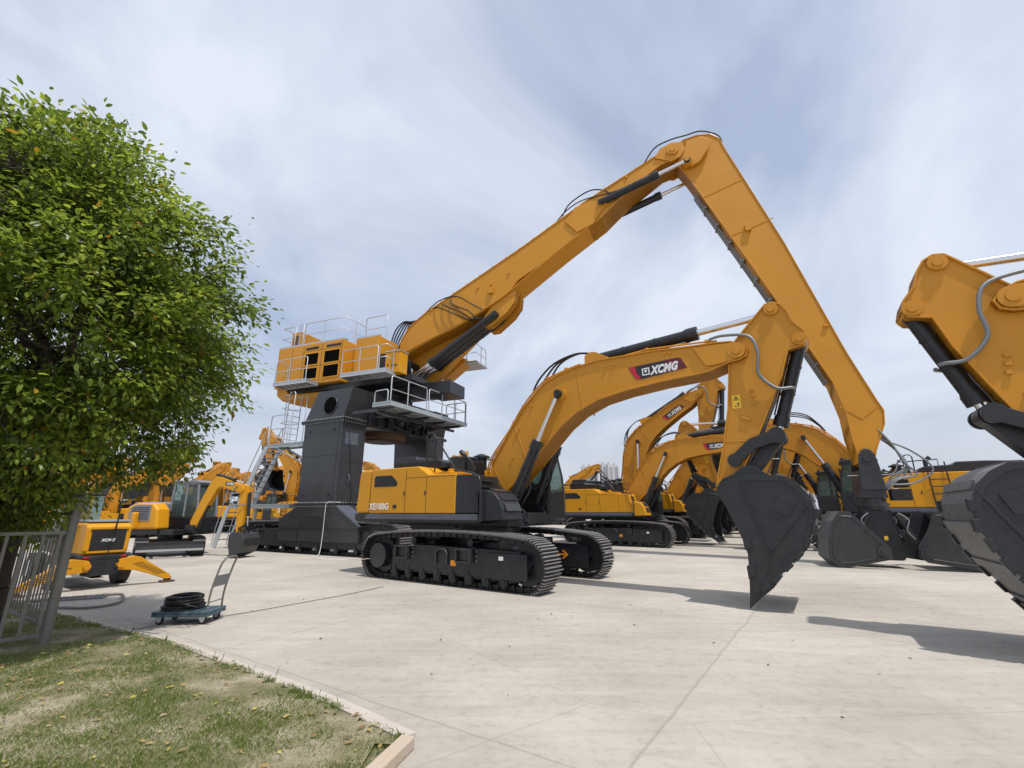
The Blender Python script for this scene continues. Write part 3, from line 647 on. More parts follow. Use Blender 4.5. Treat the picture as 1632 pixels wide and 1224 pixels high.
    if lod < 2:
        for e in (-1, 1):
            q = MB(); q.M = MAm; q.span(6.24, 6.40, e * .251, e * .256, 3.66, 3.94); dc = q.build('warning_label', 'decal', ao)
            q = MB(); q.M = MAm; yy0, yy1 = e * .256, e * .258
            tr = [(6.265, 3.83), (6.375, 3.83), (6.32, 3.92)]
            q.prism([tr[0], tr[1], (6.36, 3.84), (6.28, 3.84)], yy0, yy1); q.prism([tr[1], tr[2], (6.32, 3.90), (6.36, 3.84)], yy0, yy1); q.prism([tr[2], tr[0], (6.28, 3.84), (6.32, 3.90)], yy0, yy1)
            q.prism([(6.30, 3.85), (6.34, 3.85), (6.33, 3.885), (6.31, 3.885)], yy0, yy1)
            q.disc((6.35, (yy0 + yy1) / 2, 3.755), (0, 1, 0), .02, .002, 10); q.span(6.345, 6.36, yy0, yy1, 3.70, 3.745); q.span(6.28, 6.32, yy0, yy1, 3.70, 3.72)
            q.build('warning_symbol', 'black', dc)
        q = MB(); q.M = MAm
        for y in (-.12, .0): q.tube([(7.3, y, 4.72), (7.12, y - .03, 4.2), (6.98, y, 3.75), (6.62, y, 3.02), (6.35, y, 2.5)], .02, 5)
        q.build('hydraulic_pipes', 'hosegrey', ao)
        for e in (-1, 1):
            q = MB(); pa = xf(MBm, (6.2, 5.2), e * .3); 
            seq = [xf(MBm, (5.95, 5.22), e * .28), xf(MBm, (6.25, 5.24), e * .3)] + [xf(MAm, p, e * yy) for p, yy in (((6.72, 5.1), .36), ((6.84, 4.72), .37), ((6.80, 4.3), .34), ((7.05, 3.98), .3), ((7.3, 3.96), .22), ((7.34, 3.96), .14))]
            q.tube(seq, .032, 8, smooth=6); q.build('jumper_hose', 'hosegrey', root)
    # rams
    for e in (-1, 1):
        a = Vector((.86, e * .6, 1.54)); b = xf(MBm, (2.33, 4.50), e * .44); L_ = (b - a).length
        ram(root, a, b, min(.9, 2.0 / L_), .118, 'boom_cylinder', rr=.055)
        if lod < 2 and True:
            q = MB(); u = (b - a).normalized()
            q.tube([a + Vector((-.2, -e * .2, -.1)), a + u * .3 + Vector((.18, 0, 0)), a + u * .9 + Vector((.2, 0, 0)), a + u * 1.25 + Vector((.14, 0, 0)), a + u * 1.3 + Vector((.04, 0, 0))], .026, 6, smooth=4)
            q.tube([a + Vector((.1, -e * .2, -.2)), a + u * .3 + Vector((.3, -.05 * e, 0)), a + u * .7 + Vector((.33, -.08 * e, 0)), a + u * .95 + Vector((.2, -.05 * e, 0)), a + u * 1.0 + Vector((.05, 0, 0))], .022, 6, smooth=4)
            q.build('cylinder_hose', 'rubber', root)
    a = xf(MBm, (3.2, 5.36)); b = xf(MAm, (7.18, 5.62)); ram(root, a, b, .62, .13, 'arm_cylinder', rr=.072, eye=.16)
    a = xf(MAm, (7.58, 4.9)); b = xf(MAm, (6.94, 3.06)); b2 = b
    # linkage: keep the linkage pin where the bucket asks for it
    if abs(buck) > 1:
        pin = MAm @ rot2(6.16, 2.62, R(buck * .8)) @ Vector((6.94, 0, 3.06)); b = pin
    ram(root, a, b, .88, .115, 'bucket_cylinder', rr=.06, eye=.1)
    bp = xf(MKm, (6.38, 2.36)); ap = xf(MAm, (6.16, 2.62))
    q = MB()
    for e in (-1, 1):
        y = e * .31
        d = (b - ap); u = d.normalized(); nn = Vector((-u.z, 0, u.x)); mid = (b + ap) / 2 - nn * .09 * (1 if nn.z < 0 else -1)
        ptsl = []
        for P_, wdt in ((ap, .10), (mid, .11), (b, .12)): ptsl.append((P_, wdt))
        up = [(p.x + nn.x * w_, p.z + nn.z * w_) for p, w_ in ptsl]; dn = [(p.x - nn.x * w_, p.z - nn.z * w_) for p, w_ in ptsl][::-1]
        q.prism(up + dn, y - .03, y + .03)
        q.disc((ap.x, y, ap.z), (0, 1, 0), .13, .07, 20); q.disc((b.x, y, b.z), (0, 1, 0), .15, .07, 20)
    q.cyl((b.x, -.34, b.z), (b.x, .34, b.z), .06, n=14)
    q.build('linkage', 'bucket', root, bevel=.01)
    q = MB(); u = (bp - b).normalized(); nn = Vector((-u.z, 0, u.x))
    q.prism([(b.x + nn.x * .13, b.z + nn.z * .13), (bp.x + nn.x * .1, bp.z + nn.z * .1), (bp.x - nn.x * .1, bp.z - nn.z * .1), (b.x - nn.x * .13, b.z - nn.z * .13)], -.16, .16)
    q.disc((b.x, 0, b.z), (0, 1, 0), .15, .34, 18); q.disc((bp.x, 0, bp.z), (0, 1, 0), .12, .34, 18)
    q.build('link_bar', 'bucket', root, bevel=.01)
    # bucket
    hw = .84
    q = MB(); q.M = MKm
    for e in (-1, 1): q.prism(BUCK, e * hw, e * (hw - .035))
    B2 = BUCK[1:14]           # curved wrap from hinge to lip
    ou = B2; n_ = len(B2)
    vs = []; inn = []
    for i in range(n_):
        a_ = Vector(B2[max(0, i - 1)]); c_ = Vector(B2[min(n_ - 1, i + 1)]); d = (c_ - a_).normalized(); inn.append((B2[i][0] - d.y * -.045, B2[i][1] + d.x * -.045) if False else (B2[i][0] + d.y * .045, B2[i][1] - d.x * .045))
    for p in B2: vs += [(p[0], -hw, p[1]), (p[0], hw, p[1])]
    for p in inn: vs += [(p[0], -hw + .02, p[1]), (p[0], hw - .02, p[1])]
    fs = []
    for i in range(n_ - 1):
        fs += [(2 * i, 2 * i + 1, 2 * i + 3, 2 * i + 2), (2 * n_ + 2 * i, 2 * n_ + 2 * i + 2, 2 * n_ + 2 * i + 3, 2 * n_ + 2 * i + 1)]
    q.cur = 1; q.add(vs, fs); q.cur = 0
    q.add(vs, [(2 * n_ - 2, 2 * n_ - 1, 4 * n_ - 1, 4 * n_ - 2), (0, 2 * n_, 2 * n_ + 1, 1)])
    # hinge ears
    for y in (-.36, -.30, .30, .36): q.prism([(5.76, 2.1), (5.82, 1.95), (6.0, 1.9), (6.7, 2.2), (6.75, 2.3), (6.45, 2.5), (6.3, 2.5), (6.1, 2.35), (5.9, 2.27)], y - .018, y + .018)
    bk = q.build('bucket', ['bucket', 'wrap'], root, bevel=.012)
    q = MB(); q.M = MKm
    for e in (-1, 1):
        y0, y1 = e * hw, e * (hw + .02)
        q.prism([(6.28, 2.26), (6.31, 2.27), (6.66, .98), (6.62, .97)], y0, y1)
        q.prism([(7.33, 1.86), (7.35, 1.83), (6.62, .95), (6.60, .98)], y0, y1)
        q.prism([(6.64, .97), (6.66, .96), (6.50, .42), (6.46, .42)], y0, y1)
        q.prism([(6.68, 1.72), (6.88, 1.93), (7.12, 1.80), (6.96, 1.56)], y0, y1 + e * .002)
        # rim doubler along the curve
        rim = [Vector(p) for p in BUCK[3:14]]
        inner = []
        for i, p in enumerate(rim):
            a_ = rim[max(0, i - 1)]; c_ = rim[min(len(rim) - 1, i + 1)]; d = (c_ - a_).normalized(); inner.append((p.x + d.y * .10, p.y - d.x * .10))
        q.prism([(p.x, p.y) for p in rim] + inner[::-1], y0, e * (hw + .016))
    q.build('side_ribs', 'bucket', bk, bevel=.005)
    if lod < 2:
        def along(B_, t):
            L_ = [0]
            for i in range(1, len(B_)): L_.append(L_[-1] + (Vector(B_[i]) - Vector(B_[i - 1])).length)
            d = t * L_[-1]
            for i in range(1, len(B_)):
                if L_[i] >= d:
                    k = (d - L_[i - 1]) / (L_[i] - L_[i - 1]); p = Vector(B_[i - 1]).lerp(Vector(B_[i]), k); dd = (Vector(B_[i]) - Vector(B_[i - 1])).normalized(); return p, dd
        for k in range(7):
            p, d = along(BUCK[5:14], .30 + .62 * k / 6)
            for e in (-1, 1):
                q = MB(); q.M = MKm; rt = Matrix.Rotation(-math.atan2(d.y, d.x), 3, 'Y')
                q.box((p.x, e * (hw + .005), p.y), (.17, .09, .085), rt)
                q.build('edge_wear_block', 'bucket', bk, bevel=.012)
        q = MB(); q.M = MKm
        for k in range(5):
            p, d = along(BUCK[3:14], .2 + .7 * k / 4); rt = Matrix.Rotation(-math.atan2(d.y, d.x), 3, 'Y'); nn = Vector((-d.y, 0, d.x))
            q.box(Vector((p.x, 0, p.y)) + nn * .015, (.14, 2 * hw - .2, .03), rt)
        q.build('wear_strip', 'wrap', bk, bevel=.006)
        for e in (-1, 1):
            q = MB(); q.M = MKm; q.prism([(6.20, 1.18), (6.30, 1.2), (6.34, 1.04), (6.22, .98)], e * (hw - .02), e * (hw + .04)); q.prism([(6.21, .72), (6.32, .78), (6.36, .6), (6.22, .5)], e * (hw - .02), e * (hw + .04))
            q.build('side_cutter', 'bucket', bk, bevel=.01)
    # teeth
    if tooth == 'ripper':
        ys = (-.72, -.36, 0, .36, .72)
        for i, y in enumerate(ys):
            q = MB(); q.M = MKm; lng = 1.0
            q.add([(6.52, y - .07, .47), (6.52, y + .07, .47), (6.22, y + .07, .40), (6.22, y - .07, .40), (6.30, y - .05, .14), (6.30, y + .05, .14), (6.155, y + .022, .0), (6.155, y - .022, .0), (6.60, y - .07, .40), (6.60, y + .07, .40)],
                  [(0, 1, 2, 3), (3, 2, 6, 7), (8, 0, 3, 7, 4), (9, 5, 6, 2, 1), (8, 4, 5, 9), (4, 7, 6, 5), (8, 9, 1, 0)])
            q.build('tooth', 'bucket', bk, bevel=.008)
    else:
        for i in range(5):
            y = -.72 + .36 * i; q = MB(); q.M = MKm
            q.add([(6.46, y - .06, .40), (6.46, y + .06, .40), (6.20, y + .06, .30), (6.20, y - .06, .30), (6.0, y - .02, .02), (6.0, y + .02, .02)], [(0, 3, 2, 1), (0, 1, 5, 4), (3, 4, 5, 2), (0, 4, 3), (1, 2, 5)])
            q.build('tooth', 'bucket', bk)
    return root

# ------------------------------------------------------------------ the setting
q = MB(); q.add([(-1500, -60, 0), (1500, -60, 0), (1500, 5000, 0), (-1500, 5000, 0)], [(0, 1, 2, 3)]); tag(q.build('concrete_yard', 'concrete'), kind='structure')
LE = [(-.80, 3.98), (-1.55, 4.60), (-2.40, 5.20), (-4.12, 6.38), (-5.82, 7.32), (-7.21, 8.11), (-9.5, 9.45), (-14, 12.1), (-22, 16.5)]
CN = (-1.08, 2.98)                  # the other lawn edge runs from LE[0] towards CN
def lawn_inside(x, y):
    poly = [CN_FAR] + LE + [(-22, -3)]
    c = False; n = len(poly)
    for i in range(n):
        x1, y1 = poly[i]; x2, y2 = poly[(i + 1) % n]
        if (y1 > y) != (y2 > y) and x < (x2 - x1) * (y - y1) / (y2 - y1) + x1: c = not c
    return c
CN_FAR = (LE[0][0] + (CN[0] - LE[0][0]) * 6.5, LE[0][1] + (CN[1] - LE[0][1]) * 6.5)
# lawn bed: a finely bumpy sheet
q = MB(); poly = [CN_FAR] + LE + [(-22, -3)]
stp = .12; nx = int(22 / stp); idx = {}
rng = random.Random(3)
def lawn_z(x, y): return .046 + .016 * noise.noise(Vector((x * 1.3, y * 1.3, 0))) + .008 * noise.noise(Vector((x * 6, y * 6, 3)))
vs = []; fs = []
for i in range(int(9.5 / stp)):
    for j in range(int(12 / stp)):
        x = -9.5 + i * stp; y = 1.2 + j * stp
        if all(lawn_inside(x + a, y + b) for a, b in ((0, 0), (stp, 0), (stp, stp), (0, stp))):
            f = []
            for a, b in ((0, 0), (1, 0), (1, 1), (0, 1)):
                k = (i + a, j + b)
                if k not in idx: idx[k] = len(vs); px_, py_ = x + a * stp, y + b * stp; vs.append((px_, py_, lawn_z(px_, py_) + .006))
                f.append(idx[k])
            fs.append(tuple(f))
q.add(vs, fs, True)
q.add([(p[0], p[1], .022) for p in poly], [tuple(range(len(poly)))[::-1]])
lw = q.build('lawn_bed', 'soil'); tag(lw, kind='structure')
# flush kerb strip along the lawn
q = MB(); nrm = []
for i, p in enumerate(LE):
    a = Vector(LE[max(0, i - 1)]); b = Vector(LE[min(len(LE) - 1, i + 1)]); d = (b - a).normalized(); nrm.append(Vector((d.y, -d.x)))
for i in range(len(LE) - 1):
    a, b = Vector(LE[i]), Vector(LE[i + 1]); na, nb = nrm[i], nrm[i + 1]
    o0, o1 = a + na * .11, b + nb * .11; i0, i1 = a - na * .02, b - nb * .02
    v = [(i0.x, i0.y, 0), (i1.x, i1.y, 0), (o1.x, o1.y, 0), (o0.x, o0.y, 0)]; v += [(x, y, .036) for x, y, _ in v]
    q.add(v, [(4, 5, 6, 7), (0, 3, 7, 4), (3, 2, 6, 7), (2, 1, 5, 6), (1, 0, 4, 5)])
ks = q.build('kerb_strip', 'kerb'); tag(ks, kind='structure')
d = (Vector(CN) - Vector(LE[0])).normalized(); n_ = Vector((-d.y, d.x)); n_ = n_ if n_.x > 0 else -n_
for k in range(3):
    a = Vector(LE[0]) + d * (.06 + k * .92) + n_ * .01; b = a + d * .90; c_ = b + n_ * .11; e_ = a + n_ * .11
    q = MB(); v = [(p.x, p.y, 0) for p in (a, b, c_, e_)] + [(p.x, p.y, .085) for p in (a, b, c_, e_)]
    q.add(v, [(0, 3, 2, 1), (4, 5, 6, 7), (0, 1, 5, 4), (1, 2, 6, 5), (2, 3, 7, 6), (3, 0, 4, 7)])
    kb = q.build('kerb_stone', 'kerbo', bevel=.012); tag(kb, kind='structure')

O1 = Vector((-.53, 12.85, 0))
def P(a, b): return H * a + A * b       # a along the heading, b along the aisle
EXC = 'large excavators in two facing rows'
e1 = excavator('excavator', 'largest whole excavator in front, XE600G on its yellow side, bucket tip resting on the concrete', O1, HEAD, 0, model='XE600G', group=EXC, arrow=True)
e2 = excavator('excavator', 'excavator cut off by the photo edge, only its arm, hose, chrome rod and bucket visible', (11.93, 2.82, 0), R(148.4), 0, arm=3.2, buck=8.1, scale=.914, group=EXC)

# ------------------------------------------------------------------ gantry material handler
def rail(pts, posts, h=1.1, name='guard_rail', parent=None, mids=(.55,), r=.024, kick=True):
    """railing over a floor polyline; posts = parameter positions per segment"""
    q = MB(); P_ = [Vector(p) for p in pts]; up = Vector((0, 0, 1))
    top = [P_[0] + up * .05, P_[0] + up * (h - .08)] + [P_[0].lerp(P_[1], .06 / max(.1, (P_[1] - P_[0]).length)) + up * h] + [p + up * h for p in P_[1:-1]] + [P_[-1].lerp(P_[-2], .06 / max(.1, (P_[-1] - P_[-2]).length)) + up * h, P_[-1] + up * (h - .08), P_[-1] + up * .05]
    q.tube(top, r, 8)
    for m_ in mids: q.tube([p + up * h * m_ for p in P_], r * .8, 6)
    for i in range(len(P_) - 1):
        for t in posts[i]:
            p = P_[i].lerp(P_[i + 1], t); q.cyl(p + up * .02, p + up * h, r, n=8)
    return q.build(name, 'galv', parent)
def deck(parent, c0, c1, z, name='platform_deck', th=.12, ribs=6, axis=0):
    q = MB(); x0, y0 = c0; x1, y1 = c1
    q.span(x0, x1, y0, y1, z - .03, z)
    for (a0, a1, b0, b1) in ((x0, x1, y0, y0 + .04), (x0, x1, y1 - .04, y1), (x0, x0 + .04, y0 + .04, y1 - .04), (x1 - .04, x1, y0 + .04, y1 - .04)): q.span(a0, a1, b0, b1, z - th, z + .06)
    for k in range(1, ribs):
        if axis == 0: x = x0 + (x1 - x0) * k / ribs; q.span(x - .025, x + .025, y0 + .04, y1 - .04, z - .1, z - .031)
        else: y = y0 + (y1 - y0) * k / ribs; q.span(x0 + .04, x1 - .04, y - .025, y + .025, z - .1, z - .031)
    return q.build(name, ['galvd'], parent)
def bolts_rect(parent, x0, x1, y0, y1, z, step=.13, name='flange_bolts'):
    q = MB(); pts = []
    nx = int((x1 - x0) / step); ny = int((y1 - y0) / step)
    for i in range(nx + 1): x = x0 + (x1 - x0) * i / nx; pts += [(x, y0), (x, y1)]
    for i in range(1, ny): y = y0 + (y1 - y0) * i / ny; pts += [(x0, y), (x1, y)]
    for x, y in pts: q.cyl((x, y, z - .10), (x, y, z + .10), .028, n=6)
    return tag(q.build(name, 'galv', parent), kind='stuff')
GB = R(-28); GU = R(-22) - GB
g = thing('gantry_handler', 'tall gantry material handler on black pillars with yellow cabin house and huge bent boom', 'material handler', (-6.4, 22.4, 0), GB)
for e in (-1, 1):
    crawler(g, e * 3.1, .75, -4.55, 4.0, .62, 1.28, 1, step=.24, side=e, marks=False)
    y0, y1 = e * 2.72, e * 3.52
    q = MB(); q.prism([(-2.0, .5), (-2.05, 1.35), (-1.05, 1.86), (1.3, 1.86), (2.55, 1.12), (2.6, .5)], y0, y1)
    o = q.build('bogie_frame', 'dkgrey', g, bevel=.02)
    q = MB(); q.prism([(-.75, 1.0), (-.78, 1.3), (-.6, 1.44), (.65, 1.44), (.85, 1.22), (.95, 1.0)], e * 3.51, e * 3.525); q.build('frame_pocket', 'grille', o)
    q = MB(); q.prism([(1.35, 1.88), (2.62, 1.12), (2.62, 1.07), (1.3, 1.83)], e * 2.7, e * 3.56); q.build('slope_plate', 'skirt', o)
    q = MB(); q.span(-2.0, 2.5, e * 3.52, e * 3.54, .97, .995); q.span(-.8, -.77, e * 3.52, e * 3.54, .5, .95); q.build('weld_seam', 'black', o)
    # pillar
    q = MB(); a0, a1 = e * 2.2, e * 3.5
    q.prism([(-1.02, 1.98), (-1.15, 5.30), (1.18, 5.30), (1.18, 1.98)], min(a0, a1), max(a0, a1))
    pl = q.build('pillar', 'dkgrey', g, bevel=.02)
    q = MB(); q.span(-1.14, 1.30, min(a0, a1) - .1, max(a0, a1) + .1, 1.865, 1.915); q.span(-1.12, 1.28, min(a0, a1) - .09, max(a0, a1) + .09, 1.92, 1.975)
    q.span(-1.27, 1.30, min(a0, a1) - .1, max(a0, a1) + .1, 5.305, 5.36); q.span(-1.27, 1.30, min(a0, a1) - .1, max(a0, a1) + .1, 5.365, 5.42)
    q.build('flange', 'black', pl)
    bolts_rect(pl, -1.08, 1.24, min(a0, a1) - .05, max(a0, a1) + .05, 1.92)
    bolts_rect(pl, -1.21, 1.24, min(a0, a1) - .05, max(a0, a1) + .05, 5.363)
    q = MB(); q.span(.2, .85, e * 3.50, e * 3.508, 4.6, 5.0) if e > 0 else q.span(1.181, 1.188, e * 3.3, e * 2.6, 4.35, 4.85)
    q.tube([(1.19, e * 2.95, 3.1), (1.27, e * 2.95, 3.0), (1.27, e * 3.0, 2.8), (1.19, e * 3.0, 2.75)], .02, 6); q.build('inspection_plate', 'skirt', pl)
    q = MB(); ys = e * 3.503
    q.tube([(.98, ys, 2.0), (1.0, ys, 5.28)], .012, 5); q.tube([(-1.0, ys, 3.9), (1.15, ys, 3.9)], .010, 5); q.tube([(1.183, e * 3.38, 2.0), (1.183, e * 3.38, 5.28)], .012, 5); q.tube([(1.183, e * 2.3, 3.6), (1.183, e * 3.45, 3.6)], .010, 5)
    q.build('weld_bead', 'dkgrey', pl)
    q = MB()
    for x_, z_ in ((-.8, 4.95), (.7, 4.95), (-.75, 2.3), (.75, 2.3)): q.disc((x_, e * 3.51, z_), (0, 1, 0), .05, .04, 12)
    q.tube([(-1.02, ys, 4.8), (-1.16, e * 3.45, 4.4), (-1.14, e * 3.4, 3.2), (-1.08, e * 3.45, 2.2)], .025, 6, smooth=4)
    q.build('pillar_fitting', 'black', pl)
    # tapered head of the pillar
    q = MB(); zt_, zb_ = 6.72, 5.425
    A0 = e * 3.5; A1 = e * 2.2
    v = [(-1.18, A0, zb_), (1.18, A0, zb_), (1.18, A1, zb_), (-1.18, A1, zb_), (-.62, e * 3.42, zt_), (1.5, e * 3.42, zt_), (1.5, A1, zt_), (-.62, A1, zt_)]
    fs = [(0, 1, 5, 4), (1, 2, 6, 5), (2, 3, 7, 6), (3, 0, 4, 7), (0, 3, 2, 1), (4, 5, 6, 7)]
    if e > 0: fs = [f[::-1] for f in fs]
    q.add(v, fs); hd = q.build('pillar_head', 'dkgrey', g, bevel=.02)
    q = MB(); q.disc((.30, e * 3.468, 6.02), (0, 1, .06 * e), .37, .05, 40); q.build('painted_access_hole', 'void', hd)  # solid black disc on the face, painting the shade of a hole
    q = MB(); q.tube([(.30 + .39 * math.cos(2 * math.pi * k / 40), e * (3.478 - .062 * (math.sin(2 * math.pi * k / 40) * .39) * 1.0), 6.02 + .39 * math.sin(2 * math.pi * k / 40)) for k in range(40)], .025, 6, closed=True); q.build('hole_rim', 'dkgrey', hd)
# cross beam with turntable
q = MB(); q.prism([(-1.1, 5.2), (-1.25, 6.7), (1.45, 6.7), (1.3, 5.2)], -2.19, 2.19); xb = q.build('cross_beam', 'dkgrey', g, bevel=.02)
q = MB(); q.cyl((0, 0, 4.98), (0, 0, 5.199), 1.15, n=48); q.cyl((0, 0, 4.9), (0, 0, 4.98), .85, n=48); q.build('beam_ring', 'rust', xb)
q = MB(); q.cyl((0, 0, 4.88), (0, 0, 4.897), .78, n=48); q.build('ring_opening', 'grille', xb)
q = MB()
for k in range(7):
    y = -1.9 + k * .62; q.span(1.37, 1.62, y, y + .05, 5.25, 6.3)
for (x, y, z, s_) in ((1.5, -1.5, 5.9, .3), (1.5, -.4, 5.6, .25), (1.5, .8, 5.8, .35), (1.5, 1.6, 5.5, .2)): q.box((x, y, z), (.25, s_, s_))
q.build('stiffener', 'black', xb, bevel=.01)
q = MB()
q.tube([(1.45, -2.0, 6.2), (1.8, -1.6, 6.0), (1.7, -1.0, 5.4), (1.65, 0, 5.3), (1.8, .8, 5.8), (1.5, 1.7, 6.2)], .035, 6, smooth=5); q.build('cable_loom', 'rubber', xb)
q = MB(); q.cyl((0, 0, 6.70), (0, 0, 7.12), 1.28, n=56); q.cyl((0, 0, 6.9), (0, 0, 7.0), 1.4, n=56); q.build('slew_ring', 'black', g)
# side platform in front of the beam
pf = deck(g, (2.75, -3.5), (3.7, 1.95), 5.8, ribs=9, axis=1)
q = MB()
for y in (-3.3, -2.2, -1.0, .2, 1.4): q.span(1.45, 3.6, y, y + .10, 5.56, 5.67)
q.span(2.9, 2.98, -3.4, 1.9, 5.44, 5.555)
q.build('platform_beams', 'dkgrey', g)
rail([(3.65, -3.45, 5.8), (3.65, -1.2, 5.8)], [(.45,)], 1.1, parent=g, mids=(.5,)); rail([(3.65, -1.05, 5.8), (3.65, 1.9, 5.8)], [(.33, .66)], 1.1, parent=g)
rail([(3.6, 1.9, 5.8), (2.45, 1.9, 5.8)], [(.5,)], 1.1, parent=g); rail([(2.8, -3.45, 5.8), (3.5, -3.45, 5.8)], [()], .55, parent=g, mids=())
# stairs behind the near pillar
def stair(p0, p1, wd, n, parent, name='stair'):
    """two cheek plates and treads between p0 (bottom) and p1 (top), running in x"""
    q = MB(); x0, z0 = p0; x1, z1 = p1; y = wd[0]
    for yy in wd: q.prism([(x0, z0), (x0 + .0, z0 + .24), (x1, z1 + .04), (x1 + .22, z1 + .04), (x1 + .22, z1 - .1), (x0 + .24, z0)], yy - .02, yy + .02)
    for k in range(1, n):
        t = k / n; x = x0 + .12 + (x1 - x0) * t; z = z0 + .06 + (z1 - z0) * t; q.span(x - .12, x + .12, wd[0] + .02, wd[1] - .02, z - .02, z + .02)
    return q.build(name, 'galv', parent)
ya, yb = -3.35, -2.65
deck(g, (-6.0, ya), (-2.05, yb), 1.9, ribs=8)
stair((-6.75, 0.02), (-6.15, 1.84), (ya, yb), 6, g)
stair((-5.35, 1.92), (-3.95, 4.5), (ya, yb), 10, g)
deck(g, (-3.85, ya), (-2.2 + 1.0, yb), 4.56, ribs=5)
rail([(-5.95, ya + .03, 1.9), (-5.2, ya + .03, 1.9)], [()], 1.05, parent=g)
rail([(-5.95, yb - .03, 1.9), (-5.2, yb - .03, 1.9)], [()], 1.05, parent=g)
rail([(-3.75, ya + .03, 4.56), (-2.5, ya + .03, 4.56)], [()], 1.4, parent=g)
q = MB()
for y in (ya, yb):
    q.tube([(-6.9, y, .1), (-6.75, y, .9), (-6.15, y, 2.9), (-6.0, y, 2.95)], .02, 6); q.tube([(-5.3, y, 2.6), (-5.15, y, 3.0), (-3.9, y, 5.45), (-3.8, y, 5.5), (-3.78, y, 4.7)], .02, 6)
q.build('stair_handrail', 'galv', g)
q = MB()
for y in (ya + .05, yb): q.tube([(-2.75, y, 4.6), (-2.70, y, 6.9), (-2.6, y, 7.0)], .022, 6); q.tube([(-2.35, y, 4.6), (-2.30, y, 6.9), (-2.4, y, 7.0)], .022, 6)
for k in range(8): q.cyl((-2.73, ya + .05, 4.8 + k * .28), (-2.73, yb, 4.8 + k * .28), .016, n=6)
for z in (5.6, 6.3, 6.9): q.tube([(-2.75, ya + .05, z), (-3.2, ya + .1, z), (-3.3, -3.0, z), (-3.2, yb - .05, z), (-2.75, yb, z)], .016, 6)
q.tube([(-3.3, -3.0, 5.6), (-3.3, -3.0, 6.9)], .016, 6)
q.build('access_ladder', 'galv', g)
q = MB(); q.span(-2.2, -1.15, ya, ya + .05, 4.40, 4.44)
for e in (0, 1): q.tube([(-3.3, ya + .05 + e * .6, 4.5), (-1.1, ya + .05 + e * .6, 3.6)], .035, 4); q.span(-5.0, -4.85, ya + .05 + e * .55, ya + .15 + e * .55, .75, 1.8)
q.build('stair_support', 'galv', g)
q = MB(); q.tube([(1.35, -3.35, 1.99), (.95, -3.66, 1.99), (.88, -3.68, 1.7), (.9, -3.7, .8), (1.0, -3.85, .1), (1.25, -4.3, .025), (1.9, -4.6, .02), (3.0, -4.4, .02)], .011, 5, smooth=5); q.build('hanging_cable', 'white', g)

# upper structure, turned a little from the base
UM = Matrix.Rotation(GU, 4, 'Z')
def U(): m_ = MB(); m_.M = UM.copy(); return m_
q = U(); q.span(-4.9, 2.9, -1.9, 1.9, 7.28, 7.55); q.span(-4.4, 3.1, -.95, .95, 7.10, 7.279); q.span(2.9, 4.15, -.72, .72, 6.85, 7.45)
for x in (-3.8, -3.0, -2.2, -1.4): q.span(x, x + .08, -1.85, 1.85, 7.12, 7.279)
q.build('upper_deck_frame', 'black', g, bevel=.02)
q = U(); q.prism([(-5.1, 7.25), (-5.14, 7.9), (-4.7, 7.9), (-4.3, 7.26), (-1.9, 7.2), (-1.9, 6.95), (-4.7, 6.95)], -2.0, 2.0); q.build('counterweight', 'boomy', g, bevel=.06)
q = U(); q.span(-5.1, -.92, -2.2, 2.1, 7.56, 9.66); mh = q.build('machinery_house', 'boomy', g, bevel=.03)
q = U()
for (x0, x1, z0, z1) in ((-3.24, -2.40, 8.57, 9.14), (-2.02, -1.09, 8.57, 9.16), (-3.22, -2.40, 7.85, 8.38), (-2.0, -1.09, 7.84, 8.42)): q.span(x0, x1, -2.208, -2.198, z0, z1)
q.build('vent_grille', 'void', mh)
q = U()
for (x0, x1, z0, z1) in ((-3.24, -2.40, 8.57, 9.14), (-2.02, -1.09, 8.57, 9.16), (-3.22, -2.40, 7.85, 8.38), (-2.0, -1.09, 7.84, 8.42)):
    for (a0, a1, b0, b1) in ((x0 - .05, x1 + .05, z1, z1 + .05), (x0 - .05, x1 + .05, z0 - .05, z0), (x0 - .05, x0, z0, z1), (x1, x1 + .05, z0, z1)): q.span(a0, a1, -2.222, -2.198, b0, b1)
q.build('grille_frame', 'yellow', mh)
q = U()
for x in (-4.12, -3.4, -2.22, -.98): q.span(x - .01, x + .01, -2.204, -2.198, 7.6, 9.6)
for z in (9.28, 8.48): q.span(-3.4, -.98, -2.2035, -2.198, z - .006, z + .006)
q.span(-3.25, -2.45, -2.21, -2.199, 9.36, 9.48); q.span(-1.95, -1.05, -2.21, -2.199, 9.36, 9.48)
q.build('door_seam', 'grille', mh)
q = U(); q.prism([(-4.65, 9.665), (-4.65, 10.6), (-4.05, 10.6), (-2.6, 9.9), (-2.6, 9.665)], -1.9, -.6); ib = q.build('intake_box', 'boomy', g, bevel=.02)
q = U(); q.span(-4.657, -4.652, -1.75, -.8, 9.8, 10.45); q.span(-4.55, -4.15, -1.908, -1.901, 9.8, 10.4); q.build('vent_grille', 'rust', ib)
q = U(); q.span(-.91, -.36, -1.5, 1.9, 7.56, 9.5); q.build('side_cabinet', 'yellow', g, bevel=.03)
q = U(); q.span(-.34, 1.02, -2.0, -.5, 7.56, 9.62); q.build('tank_cabinet', 'boomy', g, bevel=.03)
q = U(); q.span(1.72, 2.5, -2.35, -1.75, 7.56, 8.55); q.build('control_box', 'yellow', g, bevel=.02)
q = U(); q.span(1.7, 2.52, -2.37, -1.73, 8.552, 8.60); q.build('box_lid', 'galv', g)
q = U()
for k in range(5): q.span(2.05 + k * .07, 2.09 + k * .07, -2.356, -2.351, 7.85, 7.95)
q.span(1.84, 1.93, -2.356, -2.351, 7.9, 7.97); q.build('box_marking', 'black', g)
